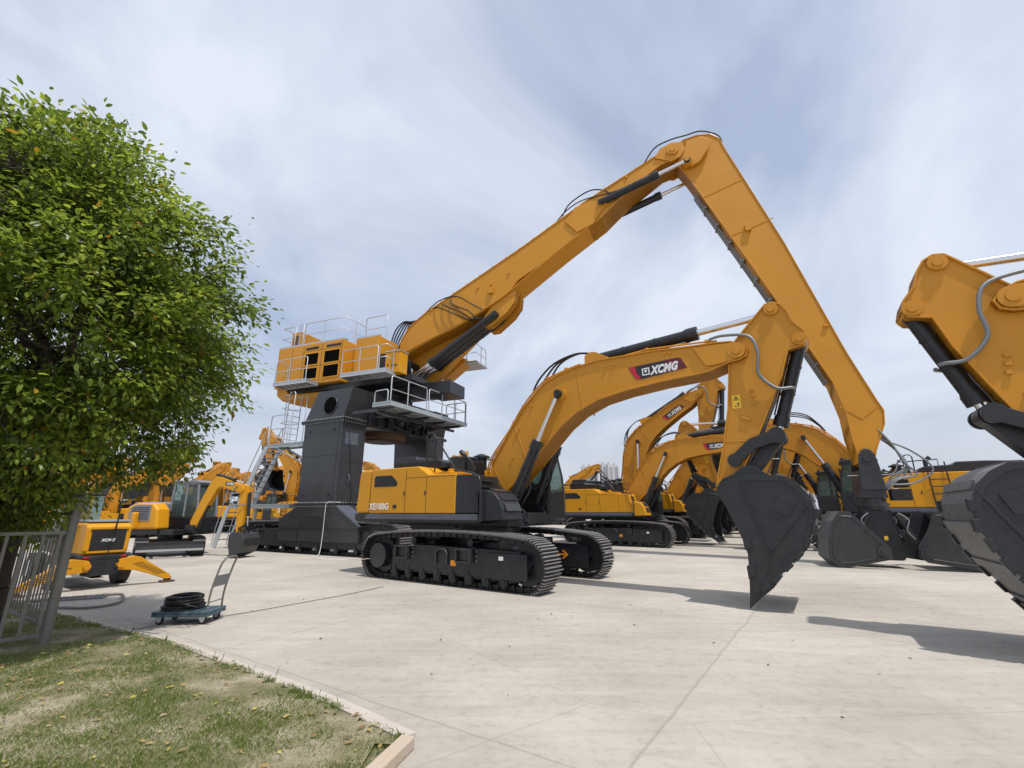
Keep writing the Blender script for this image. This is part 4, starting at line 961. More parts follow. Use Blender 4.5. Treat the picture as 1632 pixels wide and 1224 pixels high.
q = U(); q.span(1.02, 1.7, -1.9, -.6, 7.56, 8.7); q.build('valve_bay', 'grille', g)
q = U(); q.span(-.9, -.2, -1.8, -1.5, 7.6, 8.3)
for k in range(5): q.span(-.78 + k * .12, -.72 + k * .12, -1.83, -1.8, 7.65, 8.2)
q.build('radiator_ribs', 'yellow', g)
def udeck(x0, x1, y0, y1, z, ribs=5):
    q = U(); q.span(x0, x1, y0, y1, z - .03, z)
    for (a0, a1, b0, b1) in ((x0, x1, y0, y0 + .04), (x0, x1, y1 - .04, y1), (x0, x0 + .04, y0 + .04, y1 - .04), (x1 - .04, x1, y0 + .04, y1 - .04)): q.span(a0, a1, b0, b1, z - .14, z + .06)
    for k in range(1, ribs): x = x0 + (x1 - x0) * k / ribs; q.span(x - .025, x + .025, y0 + .04, y1 - .04, z - .1, z - .031)
    q.build('platform_deck', 'galv', g)
def urail(pts, posts, h=1.1, mids=(.5,)):
    return rail([UM @ Vector(p) for p in pts], posts, h, parent=g, mids=mids)
udeck(-4.3, -2.2, -2.95, -2.21, 7.56); udeck(-.25, 2.25, -2.95, -2.21, 7.56)
urail([(-4.26, -2.25, 7.56), (-4.26, -2.92, 7.56)], [()], 1.15); urail([(-4.2, -2.92, 7.56), (-2.3, -2.92, 7.56)], [(.45,)], 1.15)
urail([(-.2, -2.92, 7.56), (1.75, -2.92, 7.56)], [(.5,)], 1.15); urail([(1.85, -2.92, 7.56), (2.2, -2.92, 7.56), (2.2, -2.4, 7.56)], [(), ()], 1.15)
urail([(-5.05, -1.4, 9.66), (-5.05, -2.12, 9.66), (-4.2, -2.12, 9.66)], [(), ()], 1.15)
urail([(-3.9, -2.12, 9.66), (-3.65, -2.12, 9.66)], [()], 1.2, mids=(.5,)); urail([(-3.55, -2.12, 9.66), (-1.0, -2.12, 9.66), (-1.0, -.6, 9.66)], [(.5,), (.5,)], 1.2)
urail([(-.25, -1.5, 9.63), (1.0, -1.5, 9.63)], [()], 1.25)
urail([(-5.05, 2.0, 9.66), (-1.0, 2.0, 9.66)], [(.25, .5, .75)], 1.2)
q = U()
q.span(-5.08, -3.5, -2.19, -2.05, 9.662, 9.74); q.span(-3.5, -.95, -2.19, -2.05, 9.662, 9.74); q.span(-.33, 1.0, -1.99, -1.85, 9.622, 9.70); q.build('roof_kerb', 'galv', mh)
q = U(); q.cyl((-2.0, -1.6, 9.66), (-2.0, -1.6, 9.85), .12, n=14); q.span(-2.9, -2.5, -1.7, -1.3, 9.66, 9.9); q.cyl((-1.5, -1.4, 9.66), (-1.5, -1.4, 10.0), .05, n=10); q.build('roof_fitting', 'black', mh)
# operator cab on the far side and its service platform
q = U(); q.prism([(2.4, 8.2), (3.4, 9.1), (3.9, 9.1), (3.9, 8.9), (2.9, 8.2)], 1.1, 1.9); q.build('cab_bracket', 'boomy', g, bevel=.03)
q = U(); q.span(3.3, 4.5, 1.2, 2.5, 8.86, 8.94); q.build('cab_platform', 'galvd', g)
urail([(3.4, 1.25, 8.94), (4.45, 1.25, 8.94), (4.45, 2.4, 8.94)], [(.5,), (.5,)], .9)
# boom bracket
q = U()
for e in (-1, 1): q.prism([(.9, 7.56), (1.05, 8.8), (1.5, 9.0), (1.95, 8.6), (2.1, 7.9), (2.6, 7.3), (2.7, 7.2), (1.0, 7.2)], e * .76, e * .84)
q.cyl((1.75, -.85, 8.55), (1.75, .85, 8.55), .16, n=18); q.cyl((1.75, -.69, 7.65), (1.75, .69, 7.65), .14, n=16)
q.build('boom_bracket', 'black', g, bevel=.02)
# main boom
def loft(mb, up, lo, crease, h0, h1):
    """side outline (upper edge, crease, lower edge) with the part under the crease drawn in"""
    mb.prism(up + crease[::-1], -h0, h0)
    mb.prism(crease + lo[::-1], .12, h0 - .02); return
    n = len(crease); vs = []
    for p in crease: vs += [(p[0], -h0, p[1]), (p[0], h0, p[1])]
    for p in lo: vs += [(p[0], -h1, p[1]), (p[0], h1, p[1])]
    m_ = len(lo)
    assert n == m_
    fs = []
    for i in range(n - 1):
        a, b, c, d = 2 * i, 2 * i + 2, 2 * n + 2 * i + 2, 2 * n + 2 * i
        fs += [(a, d, c, b), (a + 1, b + 1, c + 1, d + 1), (d, d + 1, c + 1, c)]
    fs += [(0, 1, 2 * n + 1, 2 * n), (2 * n - 2, 4 * n - 2, 4 * n - 1, 2 * n - 1)]
    mb.add(vs, fs)
up = [(1.15, 9.0), (1.22, 9.85), (1.6, 10.4), (1.95, 10.7), (2.6, 11.12), (4.5, 12.02), (7.6, 13.52), (9.72, 14.63), (10.62, 15.12), (14.3, 16.76), (14.7, 16.86), (14.95, 16.7), (14.85, 16.3), (14.55, 16.15), (14.05, 16.05), (12.4, 15.0), (11.4, 14.15), (10.8, 13.80), (8.5, 12.42), (7.45, 11.9), (7.1, 11.5), (6.6, 11.1)]
crease = [(1.38, 8.95), (2.02, 9.25), (3.14, 9.68), (3.96, 9.92), (5.2, 10.4), (6.6, 11.1)]
lower = [(1.5, 8.3), (2.3, 7.75), (2.75, 7.7), (3.9, 8.75), (5.3, 9.95), (6.6, 10.95)]
q = U(); loft(q, up, lower, crease, .60, .42)
bm = q.build('main_boom', 'boomy', g, bevel=.015)
q = U(); q.ring([p for p in up[:18]] + [(9.4, 12.94), (6.62, 11.12), (5.2, 10.45), (3.96, 9.98), (2.6, 9.55)], .635, .04, 0); q.build('boom_flange', 'boomy', bm)
for e in (-1, 1):
    q = U()
    for k in range(3): y = e * (.20 + .14 * k); q.prism([(5.6, 10.25), (5.75, 9.85), (6.1, 9.85), (6.9, 10.45), (7.25, 10.9), (7.3, 11.4), (7.1, 11.6), (6.4, 11.2)], y, y + e * .05)
    q.build('cylinder_lug', 'boomy', bm, bevel=.01)
    q = U(); q.prism([(9.75, 14.35), (10.3, 14.95), (11.55, 15.25), (12.1, 15.2), (11.9, 14.75), (11.5, 14.55), (11.0, 13.9), (10.3, 13.65), (10.1, 13.9)], e * .60, e * .66)
    q.disc((11.5, e * .63, 14.9), (0, 1, 0), .22, .2, 20); q.build('arm_cylinder_lug', 'boomy', bm, bevel=.012)
    q = U(); q.prism([(13.85, 16.45), (14.1, 16.85), (14.6, 17.0), (15.0, 16.9), (15.1, 16.5), (14.9, 16.2), (14.5, 16.05)], e * .60, e * .66); q.disc((14.6, e * .65, 16.62), (0, 1, 0), .26, .14, 24); q.disc((14.6, e * .65, 16.62), (0, 1, 0), .13, .2, 18); q.build('boom_tip_cheek', 'boomy', bm, bevel=.012)
q = U()
for (x, z) in ((2.9, 11.2), (4.3, 11.1), (5.4, 11.9), (6.1, 11.95), (7.0, 12.35), (12.6, 15.9)): q.box((x, -.625, z), (.10, .06, .13))
q.box((6.1, -.66, 11.6), (.22, .12, .3)); q.build('boom_lug', 'boomy', bm)
for y in (-.62, -.27, .08):
    a = UM @ Vector((1.75, y, 7.65)); b = UM @ Vector((6.3, y, 10.35))
    dd = b - a; sp_ = 1.45 / dd.length
    # barrel hangs from the boom end, so it is built from b towards a
    ram(g, b, a, 1 - sp_, .175, 'boom_cylinder', rr=.10, eye=.1)
for e in (-1, 1):
    a = UM @ Vector((11.45, e * .72, 14.85)); b = UM @ Vector((15.12, e * .72, 15.85)); ram(g, a, b, .67, .15, 'arm_cylinder', rr=.085, eye=.08)
q = U()
for k in range(7):
    y = -.75 + k * .16
    q.tube([(.75 + .02 * k, y, 8.9), (.75, y, 9.7), (.95 + .04 * k, y * .95, 10.4), (1.35, y * .9, 10.75 + .03 * k), (1.75, y * .85, 10.72), (2.05, y * .8, 10.75)], .035, 6, smooth=5)
q.build('boom_hose', 'rubber', bm)
q = U()
for k in range(3):
    q.tube([(2.9 + .5 * k, -.5, 11.25 + .24 * k), (3.3 + .4 * k, -.72, 11.2), (4.2 + .4 * k, -.80, 10.7), (5.0 + .2 * k, -.62, 10.3), (5.5 + .1 * k, -.55, 10.35)], .03, 6, smooth=5)
q.tube([(2.5, -.55, 11.1), (3.3, -.6, 11.6), (4.3, -.7, 11.6), (5.2, -.74, 11.0), (5.7, -.6, 10.7)], .028, 6, smooth=5)
q.build('cylinder_hose', 'rubber', bm)
q = U()
for y in (-.5, -.38, .4, .5): q.tube([(2.6, y, 11.2), (4.5, y, 12.1), (7.6, y, 13.6), (9.7, y, 14.72), (10.6, y, 15.2), (14.0, y, 16.7)], .03, 5)
for k in range(17):
    t = k / 16; x = 2.7 + 11.0 * t; z = np.interp(x, [2.6, 4.5, 7.6, 9.7, 10.6, 14.3], [11.15, 12.05, 13.55, 14.66, 15.14, 16.78]); q.box((x, -.44, z + .03), (.10, .22, .09))
q.build('hydraulic_pipes', 'boomy', bm)
q = U()
q.tube([(9.6, -.5, 14.75), (10.0, -.55, 15.3), (10.9, -.5, 15.75), (11.6, -.6, 15.5), (11.9, -.7, 15.1)], .03, 6, smooth=5)
q.tube([(9.3, -.45, 14.55), (9.8, -.5, 15.0), (10.6, -.62, 15.25), (11.8, -.72, 15.2), (12.4, -.74, 15.25)], .026, 6, smooth=5)
q.tube([(13.4, -.45, 16.5), (13.9, -.5, 17.1), (14.6, -.55, 17.25), (15.2, -.5, 17.3), (15.8, -.45, 17.35), (16.4, -.4, 17.0), (16.55, -.4, 16.6)], .03, 6, smooth=5)
q.tube([(13.6, .4, 16.6), (14.2, .4, 17.3), (15.2, .4, 17.45), (16.2, .4, 17.3), (16.6, .4, 16.7)], .03, 6, smooth=5)
q.build('joint_hose', 'rubber', bm)
# arm
arm_o = [(14.78, 16.98), (15.05, 17.17), (15.6, 17.22), (16.15, 17.1), (16.48, 16.75), (16.62, 16.2), (17.25, 14.2), (18.12, 11.4), (19.35, 6.87), (19.9, 5.15), (20.03, 4.8), (19.97, 4.35), (19.6, 3.5), (19.5, 3.15), (19.3, 3.02), (19.1, 3.15), (19.0, 4.0), (18.98, 4.75), (18.78, 5.85), (17.5, 9.2), (16.45, 11.85), (15.35, 14.6), (15.02, 15.4), (14.55, 16.3), (14.5, 16.7)]
q = U(); q.prism(arm_o, -.42, .42); q.ring(arm_o, .45, .04, 0)
am = q.build('arm', 'boomy', g, bevel=.015)
for e in (-1, 1):
    q = U(); q.prism([(14.9, 16.0), (15.25, 15.62), (15.6, 15.75), (16.0, 16.3), (16.05, 16.75), (15.75, 16.95), (15.2, 16.9)], e * .45, e * .62); q.disc((15.12, e * .6, 15.85), (0, 1, 0), .2, .3, 20); q.disc((15.12, e * .6, 15.85), (0, 1, 0), .1, .5, 16)
    q.build('arm_cylinder_cheek', 'boomy', am, bevel=.015)
q = U()
q.prism([(15.6, 14.1), (17.15, 14.55), (17.14, 14.59), (15.59, 14.14)], -.435, -.42); q.prism([(16.4, 12.1), (17.9, 12.5), (17.89, 12.54), (16.39, 12.14)], -.435, -.42)
q.prism([(18.85, 5.0), (19.4, 4.55), (19.9, 4.95), (19.88, 5.0), (19.4, 4.61), (18.87, 5.05)], -.435, -.42)
q.box((17.0, -.47, 12.3), (.22, .14, .28)); q.box((18.9, -.45, 7.9), (.14, .08, .07)); q.build('arm_detail', 'boomy', am)
q = U()
for y in (-.2, 0, .2): q.tube([(15.25, y, 14.55), (17.4, y, 9.2), (18.68, y, 5.9)], .03, 5)
for k in range(9): x = 15.6 + k * .36; q.box((x, 0, 13.72 - (x - 15.6) * 2.47), (.12, .6, .10))
q.build('hydraulic_pipes', 'hosegrey', am)
# grab link and wrist hoses
q = U()
for e in (-1, 1): q.prism([(19.04, 3.1), (19.08, 3.4), (19.18, 3.55), (19.3, 3.6), (19.42, 3.55), (19.52, 3.4), (19.58, 3.0), (19.64, 2.3), (18.98, 2.3)], e * .43, e * .49)
q.prism([(19.0, 2.9), (19.6, 2.9), (19.66, 2.05), (18.94, 2.05)], -.42, .42); q.disc((19.3, 0, 3.3), (0, 1, 0), .13, 1.04, 18)
q.cyl((19.3, 0, 1.7), (19.3, 0, 2.04), .40, n=24); q.cyl((19.3, 0, 1.8), (19.3, 0, 1.9), .46, n=24)
gl = q.build('grab_hanger', 'dkgrey', g, bevel=.02)
q = U()
for k in range(5):
    y = -.4 + .2 * k
    q.tube([(19.75, y, 4.2), (20.0 + .06 * k, y - .1, 3.7), (20.25 + .08 * k, y, 3.1), (20.5 - .1 * k, y, 2.75), (20.0, y, 2.6), (19.7, y, 2.3)], .03, 6, smooth=5)
q.tube([(19.7, -.4, 3.9), (20.4, -.5, 3.5), (20.9, -.45, 2.9), (20.4, -.4, 2.5), (19.8, -.4, 2.45)], .028, 6, smooth=5)
q.tube([(18.7, -.4, 2.75), (19.4, -.45, 2.75), (19.9, -.45, 2.8), (20.1, -.4, 3.2)], .02, 6, smooth=4)
q.build('wrist_hose', 'hosegrey', gl)
q = U(); q.box((20.0, -.3, 2.15), (.5, .3, .35)); q.box((20.2, .1, 2.5), (.3, .4, .25)); q.build('valve_block', 'black', gl, bevel=.01)
q = U(); q.prism([(18.92, 1.7), (19.68, 1.7), (19.72, 1.2), (19.80, .7), (19.95, .5), (19.75, .22), (18.95, .22), (18.75, .5), (18.88, .7), (18.90, 1.2)], -.35, .35); q.build('grab_head', 'black', g, bevel=.03)
for e, a0, b0 in ((-1, (19.0, 1.55), (18.55, .75)), (1, (19.75, 1.55), (20.1, .75))):
    for y in (-.52, .52):
        q = U(); q.cyl((a0[0], y, a0[1]), (b0[0], y, b0[1]), .085, n=12); cy = q.build('grab_cylinder', 'black', g)
        q = U(); q.tube([(a0[0], y - .06, 1.6), (a0[0] + e * .22, y - .1, 1.4), (a0[0] + e * .12, y - .12, 1.1), (a0[0] + e * .28, y - .1, .85)], .022, 6, smooth=4); q.build('cylinder_hose', 'hosegrey', cy)
q = U(); q.span(19.35, 19.45, -.358, -.351, .8, .92); q.build('grab_plate', 'decal', g)
hL = [(18.2, 1.66), (18.5, 1.63), (19.05, .95), (19.34, .62), (19.34, .28), (18.35, .05), (17.95, .012), (17.74, .25), (17.80, .85), (17.98, 1.35)]
hR = [(20.72, 1.68), (20.85, 1.62), (21.25, .8), (21.5, .35), (21.52, .012), (20.15, .22), (19.98, .40), (20.0, .66), (20.3, 1.1), (20.55, 1.66)]
for hh, curve, pin in ((hL, [0, 9, 8, 7, 6, 5], (19.15, .5)), (hR, [1, 2, 3, 4], (20.18, .5))):
    q = U()
    for e in (-1, 1): q.prism(hh, e * .80, e * .755)
    cv = [hh[i] for i in curve]; cx, cz = sum(p[0] for p in hh) / len(hh), sum(p[1] for p in hh) / len(hh)
    q.cur = 1
    for i in range(len(cv) - 1):
        a, b = Vector(cv[i]), Vector(cv[i + 1]); ia = a.lerp(Vector((cx, cz)), .05); ib = b.lerp(Vector((cx, cz)), .05)
        q.prism([(a.x, a.y), (b.x, b.y), (ib.x, ib.y), (ia.x, ia.y)], -.752, .752)
    q.cur = 0
    sh = q.build('grab_shell', ['dkgrey', 'wrap'], g, bevel=.01)
    q = U(); inn = [(p[0] + (cx - p[0]) * .16, p[1] + (cz - p[1]) * .16) for p in hh]
    n_ = len(hh)
    for e in (-1, 1):
        for i in range(n_):
            a, b = inn[i], inn[(i + 1) % n_]; q.tube([(a[0], e * .80, a[1]), (b[0], e * .80, b[1])], .018, 4)
        q.disc((pin[0], e * .80, pin[1]), (0, 1, 0), .17, .10, 20); q.disc((pin[0], e * .80, pin[1]), (0, 1, 0), .09, .16, 16)
    q.build('shell_rib', 'dkgrey', sh)

# ------------------------------------------------------------------ the two rows behind
def at(px, Y, z=1.65):
    """ground point seen in the photo's column px at distance Y"""
    return Vector(((px - 816) / 732 * (Y * math.cos(R(15.5)) + (z - 1.65) * math.sin(R(15.5))), Y, 0))
pB = excavator('excavator', 'second excavator facing right, dark vented hood, its bow-shaped boom passing behind the front bucket arm', (6.2, 25.35, 0), HEAD, 1, group=EXC, tooth='std', front='yellow')
rA = excavator('excavator', 'excavator facing left behind the hanging grab, black ladder on its yellow side', P(1.95, 26.6), HEAD + math.pi, 1, group=EXC, tooth='std', front='yellow', tail=.95, lad=.75, scale=1.13)
up = excavator('excavator', 'excavator with its boom raised steeply and red logo plate, behind the second right-facing one', P(-10.8, 29.3), HEAD, 1, boom=29, arm=-21, buck=-20, group=EXC, tooth='std', scale=1.16)
NL = ['third', 'fourth', 'fifth', 'sixth', 'seventh', 'eighth', 'ninth', 'tenth']
for i in range(8):
    b = 33.8 + i * 5.6
    copy_thing(pB, P(-9.6 - .15 * i, b), HEAD + R(((i * 31) % 5 - 2) * .9), NL[i] + ' excavator from the front in the row facing right, boom lowered', scale=1.12, group=EXC)
for i in range(10):
    b = 34.2 + i * 6.6
    copy_thing(pB, P(1.0 - .06 * i + .3 * (i % 2), b), HEAD + math.pi + R(((i * 37) % 7 - 3) * .9), ['second', 'third', 'fourth', 'fifth', 'sixth', 'seventh', 'eighth', 'ninth', 'tenth', 'eleventh'][i] + ' excavator from the front in the row facing left behind the grab', scale=1.15, group=EXC)

# ------------------------------------------------------------------ the field of smaller machines on the left
FLD = 'smaller excavators parked across the back of the yard'
fold = excavator('excavator', 'tall folded orange boom peaking left of the grey stairs, arm hanging down to the left', at(466, 30.5), HEAD + math.pi + R(14), 1, boom=41, arm=-44, buck=-30, group=FLD, tooth='std', scale=.80, logo=True)
lo = excavator('excavator', 'folded orange boom just right of the small cabbed digger', at(392, 40), HEAD + R(128), 2, boom=30, arm=-62, buck=-60, group=FLD, tooth='std', scale=.74, logo=False)
lo2 = excavator('excavator', 'boom held high with its black bucket up against the sky behind the small digger', at(352, 44), HEAD + R(-40), 2, boom=26, arm=35, buck=60, group=FLD, tooth='std', scale=.7, logo=False)
spots = [
 (300, 36, 122, lo, .72, 'orange boom peak directly above the small digger cab'),
 (330, 47, 128, lo, .78, 'sharp orange boom peak between the raised black buckets'),
 (262, 41, -45, lo2, .66, 'boom with raised bucket beside the edge of the tree crown'),
 (420, 45, 132, lo, .8, 'broad orange boom seen under the tall folded one'),
 (350, 58, 120, lo, .85, 'distant orange boom tip over the small digger bucket arm'),
 (440, 38, 125, lo, .72, 'orange boom behind the lower flight of the grey stairs'),
 (468, 52, 185, lo, .85, 'orange boom between the grey stairs and the black pillar'),
 (462, 34, 8, lo2, .7, 'yellow engine cover beside the foot of the black pillar'),
 (482, 64, 130, lo, .8, 'last small boom tip left of the black pillar'),
 (395, 62, -50, lo, .75, 'far boom behind the upper arm of the tall folded boom'),
 (236, 33, 130, lo, .66, 'machine under the low branches right of the fence post'),
 (205, 38, 25, lo, .7, 'machine showing through the leaves above the outrigger digger'),
 (170, 30, 118, lo, .6, 'yellow boom over the roof of the outrigger digger'),
 (130, 34, 15, lo2, .62, 'yellow machine behind the ball-topped fence post'),
 (84, 30, 126, lo, .6, 'yellow machine behind the upper fence rail'),
 (40, 34, 190, lo, .62, 'machine under the darkest part of the tree crown'),
 (10, 26, 20, lo, .6, 'machine at the photo edge below the tree'),
 (618, 50, 175, lo, .9, 'orange boom in the gap between the two black pillars'),
 (640, 62, 10, lo, .8, 'small far machine low in the gap between the pillars'),
 (724, 42, 120, lo, .95, 'orange boom slanting down behind the black engine hood'),
 (760, 55, 165, lo, 1.0, 'rounded orange arm top left of the front boom'),
 (795, 46, 200, lo, .9, 'rounded orange arm top touching the front boom'),
 (700, 66, 180, lo, .95, 'far boom right of the second black pillar'),
 (556, 58, 188, lo, .95, 'orange boom rising directly behind the first black pillar'),
 (290, 52, 124, lo, .8, 'second orange peak above the small digger cab roof'),
 (318, 66, 30, lo2, .9, 'far raised bucket between two orange boom peaks'),
 (408, 72, 128, lo, 1.0, 'farthest orange boom tip below the tall folded one'),
 (222, 50, 118, lo, .85, 'orange boom half hidden by hanging leaves'),
 (270, 70, -48, lo, .95, 'far orange boom level with the branch tips'),
 (150, 44, 8, lo, .8, 'orange boom seen through gaps above the fence post'),
 (110, 52, 186, lo, .85, 'orange boom among leaves left of the fence post'),
 (740, 70, 176, lo, 1.05, 'thin far boom above the exhaust pipe'),
 (898, 62, 8, lo, .95, 'low orange boom tip in front of the tower blocks'),
]
for px, Y, hd, src, s_, lb in spots:
    copy_thing(src, at(px, Y), HEAD + R(hd), lb, scale=s_, group=FLD)

# ------------------------------------------------------------------ small digger with blade
m = thing('mini_excavator', 'small yellow digger with grey rear cover, black cab, blade and small black bucket', 'mini excavator', at(279, 19.2), 0)
UH = R(-12); LH = R(-52)
def ML(): q = MB(); q.M = Matrix.Rotation(LH, 4, 'Z'); return q
def MU(): q = MB(); q.M = Matrix.Rotation(UH, 4, 'Z'); return q
LM = Matrix.Rotation(LH, 4, 'Z')
for e in (-1, 1):
    q = MB(); pts, st = resample(track_path(-1.1, 1.1, .32, .66), .13)
    for p, d in pts:
        rt = Matrix.Rotation(-math.atan2(d.y, d.x), 3, 'Y'); c = Vector((p.x, e * .88, p.y)); q.cur = 0; q.box(c, (st * .96, .42, .03), rt); q.cur = 1; q.box(c + rt @ Vector((0, 0, .025)), (.03, .42, .03), rt)
    o = q.build('crawler_track', ['rubber', 'steel'], m); o.data.transform(LM)
    q = ML(); q.span(-1.05, 1.05, e * .88 - .13, e * .88 + .13, .14, .5)
    for k in range(5): q.cyl((-.8 + .4 * k, e * .88 - .19, .14), (-.8 + .4 * k, e * .88 + .19, .14), .09, n=12)
    for x in (-1.08, 1.08): q.cyl((x, e * .88 - .16, .32), (x, e * .88 + .16, .32), .24, n=20)
    q.build('track_frame', 'black', m, bevel=.01)
q = ML(); q.span(-.6, .6, -.7, .7, .3, .6); q.cyl((0, 0, .6), (0, 0, .78), .42, n=24); q.build('undercarriage', 'black', m)
q = ML()
prf = [(1.75, .22), (1.68, .30), (1.66, .46), (1.72, .58), (1.76, .58), (1.71, .46), (1.73, .32), (1.80, .24)]
q.prism(prf, -1.02, 1.02)
for e in (-1, 1): q.prism([(.5, .36), (.5, .5), (1.68, .5), (1.68, .36)], e * .45, e * .55); q.span(1.66, 1.8, e * 1.02, e * 1.04, .22, .58)
q.build('dozer_blade', 'dkgrey', m, bevel=.01)
q = MU(); q.prism([(-1.35, .82), (-1.2, .78), (1.1, .78), (1.1, .98), (-1.4, .98)], -.95, .95); q.build('deck_frame', 'black', m, bevel=.02)
def arcbody(mb, r0, z0, z1, y, wd):
    """rear counterweight drum: arc in plan"""
    n = 18; vs = []
    for z in (z0, z1):
        for i in range(n + 1): a = R(105) + R(150) * i / n; vs.append((-.05 + r0 * math.cos(a) * 1.0, r0 * math.sin(a) * .97, z))
        vs.append((-.3, 0, z))
    k = n + 2
    fs = [tuple(range(k))[::-1], tuple(range(k, 2 * k))] + [(i, (i + 1) % k, (i + 1) % k + k, i + k) for i in range(k)]
    mb.add(vs, fs)
q = MU(); arcbody(q, 1.38, .99, 1.62, 0, 0); q.build('counterweight', 'yellow', m, bevel=.06, seg=3)
q = MU(); q.prism([(-1.3, 1.625), (-1.28, 1.8), (-1.05, 1.98), (-.3, 2.02), (-.22, 1.95), (-.2, 1.625)], -.85, .85); q.build('engine_cover', 'grey', m, bevel=.06, seg=3)
q = MU(); q.prism([(-1.1, .99), (-1.18, 1.5), (-1.0, 1.84), (-.6, 1.97), (.15, 1.96), (.38, 1.72), (.5, .99)], -1.12, -.55); q.build('side_body', 'yellow', m, bevel=.09, seg=4)
q = MU(); q.prism([(-.78, 1.30), (-.90, 1.55), (-.80, 1.80), (-.58, 1.90), (.10, 1.89), (.12, 1.30)], -1.14, -1.118); pn = q.build('louvre_panel', 'grey', m, bevel=.008)
q = MU()
for k in range(7): q.span(-.75, .05, -1.148, -1.141, 1.36 + k * .07, 1.385 + k * .07)
tag(q.build('louvre', 'grille', pn), kind='stuff')
q = MU(); q.span(-.6, .45, -1.0, -.7, .83, .975); q.build('side_step', 'black', m)
q = MU(); x0, x1, y0, y1 = -.35, 1.1, .0, 1.0
q.span(x0, x1, y0, y1, .985, 1.45); cb = q.build('cab', 'black', m, bevel=.04)
q = MU()
for y in (y0 + .04, y1 - .04):
    for x, xt in ((x0 + .05, x0 + .1), (x0 + .75, x0 + .72), (x1 - .05, x1 - .22)): q.tube([(x, y, 1.45), (xt, y, 2.78)], .05, 6)
    q.span(x0 + .05, x1 - .2, y - .04, y + .04, 2.70, 2.8)
q.span(x0 + .04, x0 + .12, y0, y1, 2.70, 2.8); q.span(x1 - .26, x1 - .18, y0, y1, 2.7, 2.78)
q.build('pillars', 'grey', cb)
q = MU(); q.prism([(x0 + .02, 2.78), (x0 + .04, 2.86), (x1 - .3, 2.88), (x1 - .14, 2.8), (x1 - .14, 2.76)], y0 - .02, y1 + .02); q.build('roof', 'grey', cb, bevel=.03)
for y in (y0 + .04, y1 - .04):
    q = MU(); q.prism([(x0 + .1, 1.46), (x0 + .14, 2.69), (x1 - .27, 2.69), (x1 - .1, 1.46)], y - .005, y + .005); q.build('side_window', 'glass', cb)
q = MU(); q.prism([(x1 - .06, 1.46), (x1 - .235, 2.7), (x1 - .225, 2.7), (x1 - .05, 1.46)], y0 + .08, y1 - .08); q.build('windscreen', 'glass', cb)
q = MU(); q.box((x0 + .45, .5, 1.7), (.5, .5, .3)); q.box((x0 + .25, .5, 2.05), (.14, .46, .6)); q.build('operator_seat', 'seat', cb, bevel=.05)
by = -.28
q = MU(); q.span(1.05, 1.5, by - .16, by + .16, .85, 1.15); q.cyl((1.42, by, .8), (1.42, by, 1.3), .1, n=12); q.build('swing_bracket', 'black', m, bevel=.02)
def mp2(pts): return [(a, b) for a, b in pts]
q = MU(); bp = [(1.25, 1.05), (1.2, 1.25), (1.55, 2.1), (1.9, 2.85), (2.05, 2.98), (2.3, 2.95), (3.3, 2.62), (3.42, 2.52), (3.38, 2.38), (3.2, 2.34), (2.35, 2.58), (2.2, 2.5), (1.8, 1.75), (1.5, 1.05)]
q.prism(bp, by - .11, by + .11); q.ring(bp, .001, .001, 0) if False else None
q.disc((3.33, by, 2.45), (0, 1, 0), .09, .3, 14); bo = q.build('boom', 'yellow', m, bevel=.012)
q = MU(); q.span(2.55, 2.95, by - .116, by - .111, 2.62, 2.76); q.build('logo_plate', 'black', bo)
text_obj('lettering', 'XCMG', .13, Matrix.Rotation(UH, 4, 'Z') @ face_mtx(2.60, by - .118, 2.65, R(-3), -1), 'white', bo, bold=.003, shear=.3, sx=.85)
q = MU(); ap = [(3.2, 2.62), (3.3, 2.68), (3.5, 2.6), (3.55, 2.35), (3.52, 1.0), (3.45, .8), (3.35, .8), (3.28, 1.0), (3.24, 2.2)]
q.prism(ap, by - .09, by + .09); q.build('arm', 'yellow', m, bevel=.012)
def mram(a, b, sp, r, nm):
    q = MU(); a = Vector(a); b = Vector(b); e = a.lerp(b, sp); q.cyl(a, e, r, n=14); q.cyl(e - (b - a).normalized() * .08, e, r * 1.25, n=14); o = q.build(nm, 'black', m)
    q = MU(); q.cyl(e, b, r * .5, n=10); q.build('rod', 'chrome', o)
mram((1.5, by, 1.0), (2.05, by, 2.45), .6, .07, 'boom_cylinder'); mram((2.0, by, 3.05), (3.28, by, 2.72), .7, .06, 'arm_cylinder'); mram((3.62, by, 2.35), (3.72, by, 1.1), .7, .055, 'bucket_cylinder')
q = MU()
for y in (by - .11, by + .11): q.prism([(3.42, 1.05), (3.72, 1.2), (3.76, 1.12), (3.46, .95)], y - .015, y + .015); q.prism([(3.68, 1.15), (3.78, 1.15), (3.76, .8), (3.66, .8)], y - .015, y + .015)
q.build('linkage', 'black', m)
bw = .42
q = MU(); bpf = [(3.34, .80), (3.5, .92), (3.9, .86), (4.02, .68), (4.0, .42), (3.86, .18), (3.55, .06), (3.46, .12), (3.36, .5)]
for e in (-1, 1): q.prism(bpf, by + e * bw, by + e * (bw - .02))
cv = bpf[:8]
for i in range(len(cv) - 1):
    a, b = Vector(cv[i]), Vector(cv[i + 1]); c_ = Vector((3.68, .5)); q.prism([tuple(a), tuple(b), tuple(b.lerp(c_, .06)), tuple(a.lerp(c_, .06))], by - bw + .021, by + bw - .021)
bk = q.build('bucket', 'dkgrey', m, bevel=.01)
for k in range(5):
    q = MU(); y = by - bw + .06 + k * (2 * bw - .12) / 4; q.prism([(3.60, .10), (3.45, .16), (3.36, -.0), (3.40, -.01)], y - .035, y + .035); q.build('tooth', 'black', bk)
